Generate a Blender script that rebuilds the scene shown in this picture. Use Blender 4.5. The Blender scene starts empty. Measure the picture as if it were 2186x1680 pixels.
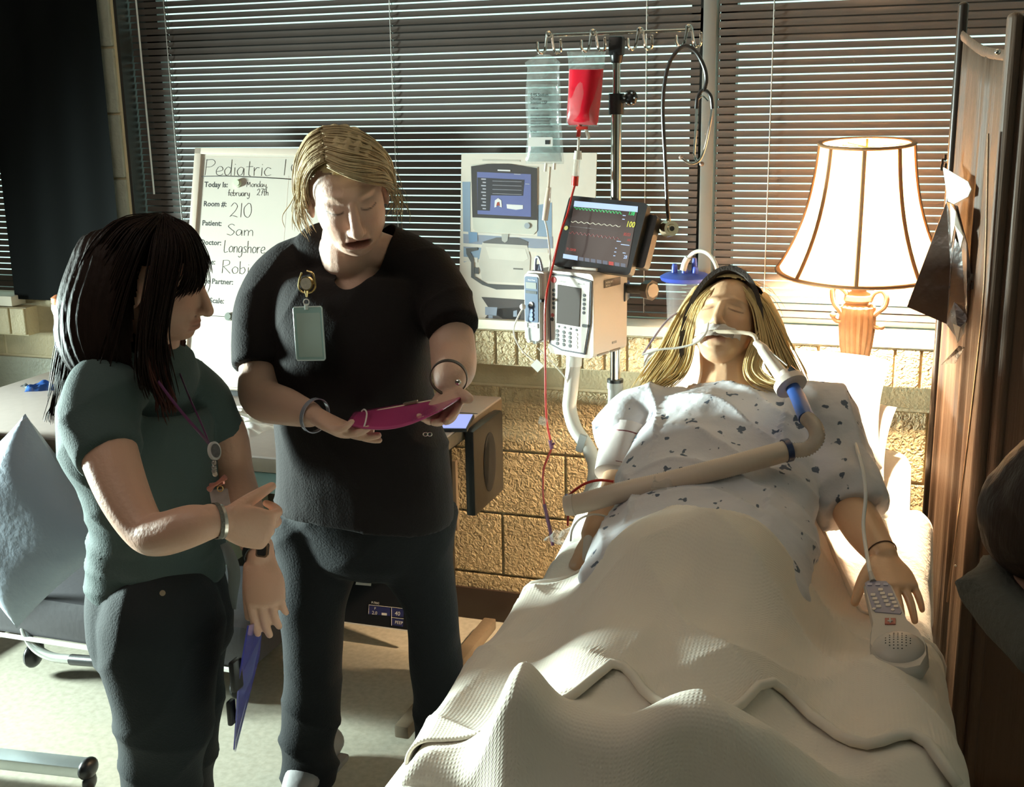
import bpy, bmesh, math, random
import numpy as np
from mathutils import Vector, Matrix
random.seed(7); RNG = np.random.default_rng(7)
SC = bpy.context.scene; COL = SC.collection
A = np.array
# ---------------------------------------------------------------- camera
FPX = 2500.0; CAM = A([0, 0, 1.586])
def _rot():
    y, p, r = math.radians(-18.756), math.radians(13.896), math.radians(-.985)
    fw = A([math.sin(y)*math.cos(p), math.cos(y)*math.cos(p), -math.sin(p)])
    rt = A([math.cos(y), -math.sin(y), 0]); up = np.cross(rt, fw)
    return math.cos(r)*rt+math.sin(r)*up, -math.sin(r)*rt+math.cos(r)*up, fw
RT, UP, FW = _rot()
cd = bpy.data.cameras.new('camera'); cam = bpy.data.objects.new('camera', cd); COL.objects.link(cam)
cd.sensor_width = 36; cd.lens = FPX/2186*36; cd.clip_start = .05
cam.matrix_world = Matrix([[RT[i], UP[i], -FW[i], CAM[i]] for i in range(3)]+[[0, 0, 0, 1]])
SC.camera = cam
# ---------------------------------------------------------------- light
SC.view_settings.view_transform = 'Standard'; SC.view_settings.look = 'None'
SC.view_settings.gamma = 1; SC.view_settings.use_curve_mapping = False; SC.view_settings.exposure = 0.28
w = bpy.data.worlds.new('sky'); SC.world = w; w.use_nodes = True
bg = w.node_tree.nodes['Background']; bg.inputs[0].default_value = (.62, .93, .86, 1); bg.inputs[1].default_value = 1.6
def area(name, loc, to, sx, sy, power, col):
    l = bpy.data.lights.new(name, 'AREA'); l.shape = 'RECTANGLE'; l.size = sx; l.size_y = sy; l.energy = power; l.color = col
    o = bpy.data.objects.new(name, l); COL.objects.link(o); o.location = loc
    o.rotation_euler = (Vector(to)-Vector(loc)).to_track_quat('-Z', 'Y').to_euler(); return o
_dl = area('doorway_daylight', (-4.2, 2.02, .90), (-1.1, 2.15, .78), .4, .4, 100, (.80, 1, .94)); _dl.data.spread = math.radians(78)
area('ceiling_bounce', (-1.8, 1.1, 2.62), (-1.4, 1.95, .5), 1.8, 1.2, 13, (1, .88, .76))
def point(name, loc, power, col, rad):
    l = bpy.data.lights.new(name, 'POINT'); l.energy = power; l.color = col; l.shadow_soft_size = rad
    o = bpy.data.objects.new(name, l); COL.objects.link(o); o.location = loc; return o
LAMP = A([-.107, 3.02, 0])
point('lamp_bulb', (LAMP[0], LAMP[1], 1.285), 1050, (1, .71, .43), .035)
# ---------------------------------------------------------------- unprojection (pixel of the 2186x1680 photo -> metres)
def ray(x, y): return (x-1093)/FPX*RT-(y-840)/FPX*UP+FW
def P(x, y, Y): r = ray(x, y); return CAM+r*(Y/r[1])
def PZ(x, y, z): r = ray(x, y); return CAM+r*((z-CAM[2])/r[2])
def ppm(p): return float((A(p)-CAM)@FW)/FPX          # metres per pixel at a point
# ---------------------------------------------------------------- materials
def mat(name, col, rough=.6, metal=0, spec=.5, noise=0, nscale=20, bump=0, bscale=60, trans=0, emit=None, estr=0, alpha=1, sheen=0, stretch=None, sss=0, coat=0, attr=None, col2=None, wave=None):
    m = bpy.data.materials.new(name); m.use_nodes = True; nt = m.node_tree; b = nt.nodes['Principled BSDF']; L = nt.links
    def inp(k, v): b.inputs[k].default_value = v
    inp('Base Color', (*col, 1)); inp('Roughness', rough); inp('Metallic', metal); inp('Specular IOR Level', spec)
    inp('Transmission Weight', trans); inp('Alpha', alpha); inp('Sheen Weight', sheen); inp('Coat Weight', coat)
    if sss: inp('Subsurface Weight', sss); inp('Subsurface Radius', (.012, .005, .003)); b.inputs['Subsurface Scale'].default_value = 1
    if emit: inp('Emission Color', (*emit, 1)); inp('Emission Strength', estr)
    tc = nt.nodes.new('ShaderNodeTexCoord'); src = tc.outputs['Object']
    if stretch:
        mp = nt.nodes.new('ShaderNodeMapping'); mp.inputs['Scale'].default_value = stretch; L.new(src, mp.inputs[0]); src = mp.outputs[0]
    base = None
    if attr:
        an = nt.nodes.new('ShaderNodeAttribute'); an.attribute_name = attr; base = an.outputs['Color']; L.new(base, b.inputs['Base Color'])
    if noise:
        n = nt.nodes.new('ShaderNodeTexNoise'); n.inputs['Scale'].default_value = nscale; n.inputs['Detail'].default_value = 5; L.new(src, n.inputs[0])
        if col2:
            r = nt.nodes.new('ShaderNodeMix'); r.data_type = 'RGBA'; r.inputs[6].default_value = (*col, 1); r.inputs[7].default_value = (*col2, 1)
            rm = nt.nodes.new('ShaderNodeMapRange'); rm.inputs[1].default_value = .5-.5*noise; rm.inputs[2].default_value = .5+.5*noise
            L.new(n.outputs[0], rm.inputs[0]); L.new(rm.outputs[0], r.inputs[0]); L.new(r.outputs[2], b.inputs['Base Color'])
        else:
            r = nt.nodes.new('ShaderNodeMix'); r.data_type = 'RGBA'; r.blend_type = 'MULTIPLY'; r.inputs[0].default_value = 1
            if base: L.new(base, r.inputs[6])
            else: r.inputs[6].default_value = (*col, 1)
            rm = nt.nodes.new('ShaderNodeMapRange'); rm.inputs[1].default_value = .25; rm.inputs[2].default_value = .75; rm.inputs[3].default_value = 1-noise; rm.inputs[4].default_value = 1+noise*.4
            L.new(n.outputs[0], rm.inputs[0]); L.new(rm.outputs[0], r.inputs[7]); L.new(r.outputs[2], b.inputs['Base Color'])
    if bump:
        n = nt.nodes.new('ShaderNodeTexNoise' if not wave else 'ShaderNodeTexWave'); n.inputs['Scale'].default_value = bscale
        if wave: n.bands_direction = wave; n.inputs['Distortion'].default_value = 1.5; n.inputs['Detail'].default_value = 2
        else: n.inputs['Detail'].default_value = 4
        L.new(src, n.inputs[0]); bu = nt.nodes.new('ShaderNodeBump'); bu.inputs['Strength'].default_value = min(1, bump); bu.inputs['Distance'].default_value = .01*max(1, bump)
        L.new(n.outputs['Fac'], bu.inputs['Height']); L.new(bu.outputs[0], b.inputs['Normal'])
    return m
# ---------------------------------------------------------------- shape helpers: every shape is (verts Nx3, faces list)
def nrm(v): v = A(v, float); return v/(np.linalg.norm(v)+1e-12)
def join(*ss):
    V = []; Fc = []; n = 0
    for v, f in ss:
        V.append(np.asarray(v, float).reshape(-1, 3)); Fc += [tuple(i+n for i in q) for q in f]; n += len(V[-1])
    return np.concatenate(V), Fc
def box(c, s, M=None, bev=0):
    bm = bmesh.new(); bmesh.ops.create_cube(bm, size=1)
    for v in bm.verts: v.co = Vector((v.co.x*s[0], v.co.y*s[1], v.co.z*s[2]))
    if bev: bmesh.ops.bevel(bm, geom=bm.edges[:], offset=bev, segments=2, affect='EDGES', profile=.6)
    bm.verts.index_update(); V = A([v.co[:] for v in bm.verts]); Fc = [tuple(v.index for v in f.verts) for f in bm.faces]; bm.free()
    if M is not None: V = V@np.asarray(M, float)            # rows of M = local axes in world
    return V+A(c, float), Fc
def catmull(p, k):
    p = A(p, float)
    if len(p) < 3 or k < 2: return p
    q = np.vstack([2*p[0]-p[1], p, 2*p[-1]-p[-2]]); out = []
    for i in range(len(p)-1):
        a, b, c, d = q[i:i+4]
        for t in np.linspace(0, 1, k, endpoint=False): out.append(.5*((2*b)+(c-a)*t+(2*a-5*b+4*c-d)*t*t+(3*b-a-3*c+d)*t**3))
    return A(out+[p[-1]])
def tube(pts, r, n=10, k=1, cap='flat', flat=None, side=None, closed=False, sq=0):
    """r scalar/list of radii along pts; flat = ratio of 2nd radius (list or scalar); side = direction of 1st radius"""
    pts = A(pts, float); m0 = len(pts)
    R_ = np.full(m0, float(r)) if np.isscalar(r) else A(r, float)
    Fl = np.ones(m0) if flat is None else (np.full(m0, float(flat)) if np.isscalar(flat) else A(flat, float))
    if k > 1:
        X = catmull(np.c_[pts, R_, Fl], k); pts, R_, Fl = X[:, :3], np.maximum(X[:, 3], 1e-5), np.maximum(X[:, 4], .01)
    T = np.gradient(pts, axis=0) if not closed else np.roll(pts, -1, 0)-np.roll(pts, 1, 0)
    T /= np.linalg.norm(T, axis=1)[:, None]+1e-12
    if cap == 'round':
        def capn(i, j, s):
            o = []; fr = []
            for a in (75, 50, 25):
                o.append(pts[i]+s*T[i]*R_[i]*min(1, Fl[i])*math.sin(math.radians(a))); fr.append(math.cos(math.radians(a)))
            return o, fr
        o0, f0 = capn(0, 1, -1); o1, f1 = capn(-1, -2, 1)
        pts = np.vstack([o0, pts, o1[::-1]]); R_ = np.r_[[R_[0]*x for x in f0], R_, [R_[-1]*x for x in f1[::-1]]]
        Fl = np.r_[[Fl[0]]*3, Fl, [Fl[-1]]*3]; T = np.vstack([T[0]]*3+[T]+[T[-1]]*3)
    V = []; u = None
    for i in range(len(pts)):
        t = T[i]
        if side is not None: u = A(side, float)
        elif u is None: u = A([0, 0, 1.]) if abs(t[2]) < .9 else A([1., 0, 0])
        u = u-(u@t)*t; u = u/(np.linalg.norm(u)+1e-12); v = np.cross(t, u)
        a = np.arange(n)*2*math.pi/n; ca, sa = np.cos(a), np.sin(a)
        if sq: ca, sa = np.sign(ca)*np.abs(ca)**(1-sq), np.sign(sa)*np.abs(sa)**(1-sq)
        V.append(pts[i]+R_[i]*(ca[:, None]*u+Fl[i]*sa[:, None]*v))
    m = len(V); V = np.concatenate(V); Fc = []
    for i in range(m if closed else m-1):
        a, b = i*n, ((i+1) % m)*n
        for j in range(n): Fc.append((a+j, a+(j+1) % n, b+(j+1) % n, b+j))
    if not closed:
        Fc.append(tuple(range(n))[::-1]); Fc.append(tuple(range((m-1)*n, m*n)))
    return V, Fc
def cyl(a, b, r, r2=None, n=20): return tube([a, b], [r, r if r2 is None else r2], n)
def ell(c, r, M=None, nu=20, nv=12):
    V = []; Fc = []
    for i in range(nv+1):
        th = math.pi*i/nv
        for j in range(nu):
            ph = 2*math.pi*j/nu; V.append((math.sin(th)*math.cos(ph)*r[0], math.sin(th)*math.sin(ph)*r[1], math.cos(th)*r[2]))
    for i in range(nv):
        for j in range(nu):
            a, b, c2, d = i*nu+j, i*nu+(j+1) % nu, (i+1)*nu+(j+1) % nu, (i+1)*nu+j
            if i == 0: Fc.append((a, c2, d))
            elif i == nv-1: Fc.append((a, b, d))
            else: Fc.append((a, b, c2, d))
    V = A(V)
    if M is not None: V = V@np.asarray(M, float)
    return V+A(c, float), [q[::-1] for q in Fc]
def lathe(prof, c, n=32, flute=None, amp=0, axis=None):
    c = A(c, float); V = []; Fc = []
    for k, (r, z) in enumerate(prof):
        for j in range(n):
            a = 2*math.pi*j/n; rr = r*(1+(amp*flute[k]*abs(math.sin(a*8)) if flute else 0)); V.append((rr*math.cos(a), rr*math.sin(a), z))
    m = len(prof)
    for i in range(m-1):
        for j in range(n): Fc.append((i*n+j, i*n+(j+1) % n, (i+1)*n+(j+1) % n, (i+1)*n+j))
    if prof[0][0] > 1e-4: Fc.append(tuple(range(n))[::-1])
    if prof[-1][0] > 1e-4: Fc.append(tuple(range((m-1)*n, m*n)))
    V = A(V)
    if axis is not None:
        w_ = nrm(axis); u = nrm(np.cross([0, 1, .01], w_)); v = np.cross(w_, u); V = V@A([u, v, w_])
    return V+c, Fc
class Fr:
    """flat frame: o origin (top-left), u to the right, v downwards, n towards the viewer; a rectangle W x H metres"""
    def __init__(s, tl, tr, bl):
        tl, tr, bl = A(tl), A(tr), A(bl); s.o = tl; s.W = np.linalg.norm(tr-tl); s.H = np.linalg.norm(bl-tl)
        s.u = nrm(tr-tl); s.v = nrm(bl-tl); s.n = nrm(np.cross(s.v, s.u)); s.v = np.cross(s.u, s.n)*1.0
        if s.v@(bl-tl) < 0: s.v = -s.v
    def p(s, a, b, d=0): return s.o+s.u*a*s.W+s.v*b*s.H+s.n*d
    def box(s, a0, b0, a1, b1, d0, d1, bev=0):
        return box(s.p((a0+a1)/2, (b0+b1)/2, (d0+d1)/2), ((a1-a0)*s.W, (b1-b0)*s.H, abs(d1-d0)), [s.u, s.v, s.n], bev)
    def poly(s, pts, d0, d1):
        n = len(pts); V = [s.p(a, b, d1) for a, b in pts]+[s.p(a, b, d0) for a, b in pts]
        return A(V), [tuple(range(n)), tuple(range(2*n-1, n-1, -1))]+[(i, i+n, (i+1) % n+n, (i+1) % n) for i in range(n)]
    def rr(s, a0, b0, a1, b1, d0, d1, r=.01, k=5):
        pts = []; ru, rv = r/s.W, r/s.H
        for (ca, cb, st) in ((a1-ru, b0+rv, -90), (a1-ru, b1-rv, 0), (a0+ru, b1-rv, 90), (a0+ru, b0+rv, 180)):
            for i in range(k+1): t = math.radians(st+90*i/k); pts.append((ca+ru*math.cos(t), cb+rv*math.sin(t)))
        return s.poly(pts, d0, d1)
    def disc(s, a, b, r, d0, d1, n=16): c = s.p(a, b, 0); return tube([c+s.n*d0, c+s.n*d1], r, n)
    def px(s, x, y):
        r = ray(x, y); t = ((s.o-CAM)@s.n)/(r@s.n); q = CAM+r*t-s.o; return (q@s.u/s.W, q@s.v/s.H)
    def ppoly(s, pts, d0, d1): return s.poly([s.px(*q) for q in pts], d0, d1)
    def pline(s, pts, w_, d, k=1): return tube(catmull([s.p(*s.px(*q), d) for q in pts], k), w_, 5)
    def line(s, pts, w_, d): return tube([s.p(a, b, d) for a, b in pts], w_, 6, flat=.3, side=None)
# ---------------------------------------------------------------- object bookkeeping
ORG = {}
def thing(name, label, cat, loc, group=None):
    o = bpy.data.objects.new(name, None); COL.objects.link(o); o.location = loc; o.empty_display_size = .05
    o['label'] = label; o['category'] = cat
    if group: o['group'] = group
    ORG[o.name] = A(loc, float); return o
def mesh_of(name, V, Fc, m, smooth=True, auto=None):
    me = bpy.data.meshes.new(name); me.from_pydata(np.asarray(V, float).tolist(), [], [tuple(int(i) for i in q) for q in Fc]); me.materials.append(m)
    if smooth: me.polygons.foreach_set('use_smooth', [True]*len(me.polygons))
    me.update(); return me
def sharp(me, deg=35):
    try: me.set_sharp_from_angle(angle=math.radians(deg))
    except Exception: pass
def part(name, s, m, parent, smooth=True, label=None, ang=35, kind=None, colattr=None):
    V, Fc = s; o0 = ORG[parent.name]; me = mesh_of(name, np.asarray(V)-o0, Fc, m, smooth)
    if ang: sharp(me, ang)
    if colattr is not None: setcol(me, colattr)
    o = bpy.data.objects.new(name, me); COL.objects.link(o); o.parent = parent; ORG[o.name] = o0
    if label: o['label'] = label
    if kind: o['kind'] = kind
    return o
def solo(name, s, m, label, cat, group=None, smooth=True, ang=35):
    V, Fc = s; V = np.asarray(V); c = A([V[:, 0].mean(), V[:, 1].mean(), V[:, 2].min()]); me = mesh_of(name, V-c, Fc, m, smooth)
    if ang: sharp(me, ang)
    o = bpy.data.objects.new(name, me); COL.objects.link(o); o.location = c; o['label'] = label; o['category'] = cat; ORG[o.name] = c
    if group: o['group'] = group
    return o
def struct(name, s, m, parent=None, label=None, smooth=False, ang=35):
    if parent: return part(name, s, m, parent, smooth, label, ang)
    me = mesh_of(name, s[0], s[1], m, smooth); sharp(me, ang); o = bpy.data.objects.new(name, me); COL.objects.link(o); o['kind'] = 'structure'; ORG[o.name] = A([0, 0, 0.])
    if label: o['label'] = label
    return o
def inst(src, parent, dx=(0, 0, 0), M=None):
    c = src.copy(); COL.objects.link(c); c.parent = parent; c.location = Vector(dx); ORG[c.name] = ORG[src.name]; return c
def setcol(me, C):
    at = me.color_attributes.new('Col', 'FLOAT_COLOR', 'POINT'); C = np.c_[C, np.ones(len(C))].astype(np.float32); at.data.foreach_set('color', C.ravel())
def remesh(s, vox, smooth_it=4, fac=.5):
    me = bpy.data.meshes.new('tmp'); me.from_pydata(np.asarray(s[0]).tolist(), [], s[1]); o = bpy.data.objects.new('tmp', me); COL.objects.link(o)
    bm = bmesh.new(); bm.from_mesh(me); bmesh.ops.recalc_face_normals(bm, faces=bm.faces[:]); bm.to_mesh(me); bm.free()
    a = o.modifiers.new('r', 'REMESH'); a.mode = 'VOXEL'; a.voxel_size = vox; a.adaptivity = 0
    if smooth_it: b = o.modifiers.new('s', 'SMOOTH'); b.factor = fac; b.iterations = smooth_it
    dg = bpy.context.evaluated_depsgraph_get(); ev = o.evaluated_get(dg); m2 = ev.to_mesh()
    V = np.empty(len(m2.vertices)*3); m2.vertices.foreach_get('co', V); V = V.reshape(-1, 3)
    Fc = [tuple(p.vertices) for p in m2.polygons]; ev.to_mesh_clear(); bpy.data.objects.remove(o); bpy.data.meshes.remove(me)
    return V, Fc
def normals(V, Fc):
    me = bpy.data.meshes.new('t'); me.from_pydata(V.tolist(), [], Fc); me.update(); N = np.empty(len(V)*3); me.vertices.foreach_get('normal', N); bpy.data.meshes.remove(me); return N.reshape(-1, 3)
def cutf(V, Fc, f):
    """trim a mesh along f = 0 (f > 0 stays) with a clean edge"""
    Fc = [t for q in Fc for t in (((q[0], q[1], q[2]), (q[0], q[2], q[3])) if len(q) == 4 else (q,))]
    V = V.copy(); F2 = [q for q in Fc if max(f[i] for i in q) > 0]; acc = np.zeros_like(V); cnt = np.zeros(len(V))
    for q in F2:
        for a, b in zip(q, q[1:]+q[:1]):
            for i, j in ((a, b), (b, a)):
                if f[i] <= 0 < f[j]: t = f[j]/(f[j]-f[i]); acc[i] += V[j]+(V[i]-V[j])*t; cnt[i] += 1
    m_ = cnt > 0; V[m_] = acc[m_]/cnt[m_][:, None]; ok = (f > 0)|m_
    return cut(V, F2, ok)[:2]
def cut(V, Fc, keep):
    """drop the faces whose vertices are not all kept"""
    F2 = [q for q in Fc if all(keep[i] for i in q)]; used = np.zeros(len(V), bool)
    for q in F2: used[list(q)] = True
    ix = np.cumsum(used)-1; return V[used], [tuple(int(ix[i]) for i in q) for q in F2], used
FONT = None
def text(s, fr, a, b, hgt, m=None, bold=0, d=.0006, align='LEFT', squeeze=1):
    cu = bpy.data.curves.new('t', 'FONT'); cu.body = s; cu.size = 1; cu.offset = bold; cu.align_x = align; cu.resolution_u = 2
    o = bpy.data.objects.new('t', cu); COL.objects.link(o); dg = bpy.context.evaluated_depsgraph_get(); me = bpy.data.meshes.new_from_object(o.evaluated_get(dg))
    V = np.empty(len(me.vertices)*3); me.vertices.foreach_get('co', V); V = V.reshape(-1, 3); Fc = [tuple(p.vertices) for p in me.polygons]
    bpy.data.objects.remove(o); bpy.data.curves.remove(cu); bpy.data.meshes.remove(me)
    k = hgt/.7; W = fr.p(a, b, d)+V[:, :1]*k*squeeze*fr.u-V[:, 1:2]*k*fr.v
    return W, Fc
# ---------------------------------------------------------------- the room
WY = 3.238; BY = 3.30; GY = 3.40
M_block = mat('painted_block', (.60, .47, .27), .55, noise=.25, nscale=9, bump=.9, bscale=55)
def _rough(m):      # the split-face relief: anisotropic voronoi + noise
    nt = m.node_tree; L = nt.links; b = nt.nodes['Principled BSDF']; bu = [x for x in nt.nodes if x.type == 'BUMP'][0]
    n1 = [x for x in nt.nodes if x.type == 'TEX_NOISE'][-1]; n1.inputs['Scale'].default_value = 62; n1.inputs['Distortion'].default_value = 1.6; n1.inputs['Roughness'].default_value = .45
    bu.inputs['Strength'].default_value = 1; bu.inputs['Distance'].default_value = .02
_rough(M_block)
M_blocks = mat('smooth_block', (.52, .43, .26), .6, noise=.2, nscale=12, bump=.25, bscale=150)
M_mortar = mat('mortar', (.62, .52, .33), .7, bump=.3, bscale=90)
M_pierb = mat('grey_green_block', (.40, .40, .32), .6, noise=.2, nscale=10, bump=.4, bscale=90)
M_black = mat('matt_black_cloth', (.006, .007, .007), .9, spec=.1)
M_floor = mat('floor_vinyl', (.46, .43, .35), .42, noise=.35, nscale=60, bump=.05, bscale=40, col2=(.37, .34, .27))
M_ceil = mat('ceiling_paint', (.25, .24, .22), .9, bump=.1)
M_wallp = mat('wall_paint', (.30, .28, .24), .8, bump=.1)
M_base = mat('vinyl_baseboard', (.035, .022, .016), .45, bump=.05)
M_slat = mat('slat_enamel', (.10, .082, .072), .55, spec=.35, noise=.12, nscale=8)
M_cord = mat('white_cord', (.8, .8, .78), .7, bump=.1)
M_frame = mat('bronze_window_frame', (.055, .05, .045), .45, metal=.4, bump=.03)
M_glass = bpy.data.materials.new('window_glass'); M_glass.use_nodes = True
_nt = M_glass.node_tree; _nt.nodes.remove(_nt.nodes['Principled BSDF']); _t = _nt.nodes.new('ShaderNodeBsdfTransparent'); _g = _nt.nodes.new('ShaderNodeBsdfGlossy'); _x = _nt.nodes.new('ShaderNodeMixShader')
_g.inputs['Roughness'].default_value = .03; _x.inputs[0].default_value = .06; _t.inputs[0].default_value = (.93, .98, .96, 1)
_nt.links.new(_t.outputs[0], _x.inputs[1]); _nt.links.new(_g.outputs[0], _x.inputs[2]); _nt.links.new(_x.outputs[0], _nt.nodes['Material Output'].inputs[0])
M_sill = mat('sill_paint', (.80, .74, .60), .35, noise=.06, nscale=14, bump=.06)
struct('floor', box((-1.4, .6, -.05), (7.4, 6.4, .1)), M_floor)
struct('ceiling', box((-1.4, .6, 2.75), (7.4, 6.4, .1)), M_ceil)
struct('wall_left', box((-4.6, .6, 1.35), (.1, 5.6, 2.7)), M_wallp)
struct('wall_right', box((1.9, .6, 1.35), (.1, 5.6, 2.7)), M_wallp)
struct('wall_front', box((-1.4, -2.3, 1.35), (6.6, .1, 2.7)), M_wallp)
SZ = .967                                   # sill height
# back wall: mortar core with individually laid blocks in front
core = join(box((-1.4, WY+.10, SZ/2-.02), (6.6, .2, SZ-.05)), box((-2.64, WY+.10, 1.8), (.50, .2, 1.75)), box((-4.1, WY+.11, 1.8), (1.0, .2, 1.75)),
            box((1.5, WY+.11, 1.8), (1.0, .2, 1.75)), box((-1.4, WY+.11, 2.5), (6.6, .2, .4)))
wall = struct('wall_back', join(core, box((-.93, WY-.02, .8915), (2.88, .072, .105)), box((-3.1, WY-.02, .896), (.58, .072, .095))), M_mortar)
bs = {}
def brick_at(x0, x1, z0, z1, y, m, key, dep=.02, bev=.004):
    k = (round(x1-x0, 3), round(z1-z0, 3), m.name, key)
    if k not in bs:
        o = part('brick', box((0, 0, 0), (x1-x0-.007, dep, z1-z0-.007), None, bev), m, wall, smooth=False, ang=None); bs[k] = o
    else:
        o = bs[k].copy(); COL.objects.link(o)
    o.location = ((x0+x1)/2, y, (z0+z1)/2)
for r, (z0, z1) in enumerate(((.0, .155), (.155, .358), (.358, .561), (.561, .764), (.764, .967))):
    off = -1.135 if r % 2 == 1 else -.932
    for i in range(-9, 8):
        x0 = off+.406*i; x1 = x0+.406
        if x1 < -4.5 or x0 > 1.8: continue
        if r == 4: brick_at(x0, x1, z0, z1, WY+.008, M_blocks, 0)
        else: brick_at(x0, x1, z0, z1, WY-.002+random.uniform(-.002, .002), M_block if x0 > -1.9 else M_pierb, 0)
for r in range(8):                          # pier between the windows
    z0 = SZ+.203*r; brick_at(-2.87, -2.62, z0, z0+.203, WY, M_pierb, 1); brick_at(-2.62, -2.395, z0, z0+.203, WY, M_pierb, 2)
# rowlock bricks below each sill, sticking out of the wall
for i in range(44):
    x0 = -2.37+.0655*i
    brick_at(x0, x0+.0655, .838, .945, WY-.027+random.uniform(-.002, .002), M_block, 3, .075, .003)
for i in range(9):
    x0 = -2.81-.0655*(i+1); brick_at(x0, x0+.0655, .848, .945, WY-.027, M_blocks, 4, .075, .003)
struct('trim_1', box((-.98, 3.265, .961), (2.80, .19, .028), None, .003), M_sill)
struct('trim_2', box((-3.32, 3.265, .966), (.93, .19, .034), None, .003), M_sill)
struct('baseboard_back', box((-1.4, WY-.018, .052), (6.0, .012, .104), None, .002), M_base)
# windows
slat_me = None
def slat_mesh(L, tilt):
    w_ = .0172; n = 4; V = []; Fc = []; ct, st = math.cos(tilt), math.sin(tilt)
    for x in (-L/2, L/2):
        for i in range(n+1):
            s_ = (i/n-.5)*w_; c = .0012*(1-(2*i/n-1)**2)
            V.append((x, -s_*st+c*ct, -s_*ct-c*st))
    for i in range(n): Fc.append((i, i+1, n+2+i, n+1+i))
    return A(V), Fc
def window(idx, x0, x1, bx0, bx1, cords, lab, grp_lab):
    zb, zt = .975, 2.25
    fr = struct('window_%d' % idx, join(box(((x0+x1)/2, GY, zb+.02), (x1-x0, .05, .045)), box(((x0+x1)/2, GY, zt), (x1-x0, .05, .06)), box(((x0+x1)/2, GY, 1.79), (x1-x0, .05, .085)),
        box((x0+.02, GY, 1.6), (.045, .05, 1.3)), box((x1-.02, GY, 1.6), (.045, .05, 1.3))), M_frame)
    part('pane', box(((x0+x1)/2, GY+.005, 1.38), (x1-x0-.05, .004, .76)), M_glass, fr, False, ang=None)
    part('pane', box(((x0+x1)/2, GY+.005, 2.04), (x1-x0-.05, .004, .42)), M_glass, fr, False, ang=None)
    b = thing('window_blind', lab, 'blind', ((bx0+bx1)/2, BY, .99), 'metal slat blinds along the window wall')
    L = bx1-bx0; V, Fc = slat_mesh(L, math.radians(16)); V = V+A([(bx0+bx1)/2, BY, 1.004]); first = part('slat', (V, Fc), M_slat, b, ang=None)
    sag = random.Random(idx)
    for i in range(1, 58):
        o = first.copy(); COL.objects.link(o); o.parent = b; o.location = (0, 0, .0205*i); o.rotation_euler = (math.radians(sag.uniform(-2.2, 2.2)), 0, sag.uniform(-.0004, .0004))
    part('bottom_rail', box(((bx0+bx1)/2, BY, .987), (L, .022, .012), None, .003), M_slat, b)
    part('head_rail', box(((bx0+bx1)/2, BY, 2.21), (L, .03, .03), None, .003), M_slat, b)
    for cx in cords:
        s_ = []
        for dy in (-.0085, .0085): s_.append(cyl((cx, BY+dy, .99), (cx, BY+dy, 2.2), .0011, n=5))
        for i in range(58): s_.append(tube([(cx, BY-.0085, 1.0+.0205*i), (cx, BY+.0085, .995+.0205*i)], .0009, 4))
        part('ladder_cord', join(*s_), M_cord, b, ang=None)
    return b
def xw(px, py=300): return P(px, py, BY)[0]
b2 = window(2, -2.37, -.56, -2.375, -.565, [xw(377), xw(845), xw(1379)], 'wide dark slat blind behind the whiteboard and the drip stand', '')
window(3, -.52, .70, -.515, .69, [xw(1643)], 'brown-looking slat blind behind the glowing table lamp', '')
window(1, -3.65, -2.86, -3.64, -2.895, [-3.3], 'slat blind of the far window beyond the black curtain', '')
part('tilt_wand', cyl((-2.33, BY-.02, 1.32), (-2.335, BY-.02, 2.15), .003, n=6), M_cord, b2)
struct('trim_3', box((-.54, 3.335, 1.58), (.036, .07, 1.24), None, .003), mat('mullion_grey', (.20, .19, .17), .5, metal=.3, bump=.05))
struct('trim_4', box((-2.385, 3.32, 1.58), (.012, .16, 1.24)), M_frame)
# black curtain hung over the pier
V = []; Fc = []; nx, nz = 30, 20
for j in range(nz+1):
    for i in range(nx+1):
        u = i/nx; z = 2.3-(2.3-.969)*j/nz; x = -2.87+.445*u; V.append((x, 3.205-.006*math.sin(u*19+.6*math.sin(z*3))*(.4+.6*(1-j/nz)), z))
for j in range(nz):
    for i in range(nx): a = j*(nx+1)+i; Fc.append((a, a+1, a+nx+2, a+nx+1))
solo('black_curtain', (A(V), Fc), M_black, 'plain black cloth panel hanging over the wall pier between two windows', 'curtain')
# ---------------------------------------------------------------- desk along the wall and what is on it
M_lam = mat('desk_laminate', (.43, .36, .33), .45, noise=.06, nscale=40, bump=.02)
M_edge = mat('desk_edge_brown', (.16, .12, .08), .5, noise=.15, nscale=20, bump=.05)
M_blk = mat('black_metal', (.012, .011, .011), .4, metal=.2, bump=.04)
M_blkp = mat('black_plastic', (.012, .012, .013), .35, bump=.03)
M_white = mat('white_plastic', (.72, .70, .66), .4, bump=.02)
M_chrome = mat('polished_steel', (.75, .72, .68), .14, metal=1, bump=.01)
M_alu = mat('brushed_aluminium', (.55, .60, .60), .35, metal=.8, noise=.1, bump=.03)
M_ink = mat('black_ink', (.015, .015, .015), .6, bump=.02)
M_grey = mat('grey_plastic', (.33, .33, .32), .5, bump=.03)
M_blue = mat('blue_plastic', (.035, .07, .42), .35, bump=.02)
desk = thing('desk', 'long laminate desk on a black steel frame under the whiteboard', 'desk', (-1.85, 2.78, 0))
DX0, DX1, DY0, DY1, DZ = -2.66, -1.10, 2.42, 3.14, .752
part('desktop', box(((DX0+DX1)/2, (DY0+DY1)/2, DZ-.002), (DX1-DX0, DY1-DY0, .006), None, .001), M_lam, desk)
part('edge_band', box(((DX0+DX1)/2, (DY0+DY1)/2, DZ-.022), (DX1-DX0+.004, DY1-DY0+.004, .035), None, .003), M_edge, desk)
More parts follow.
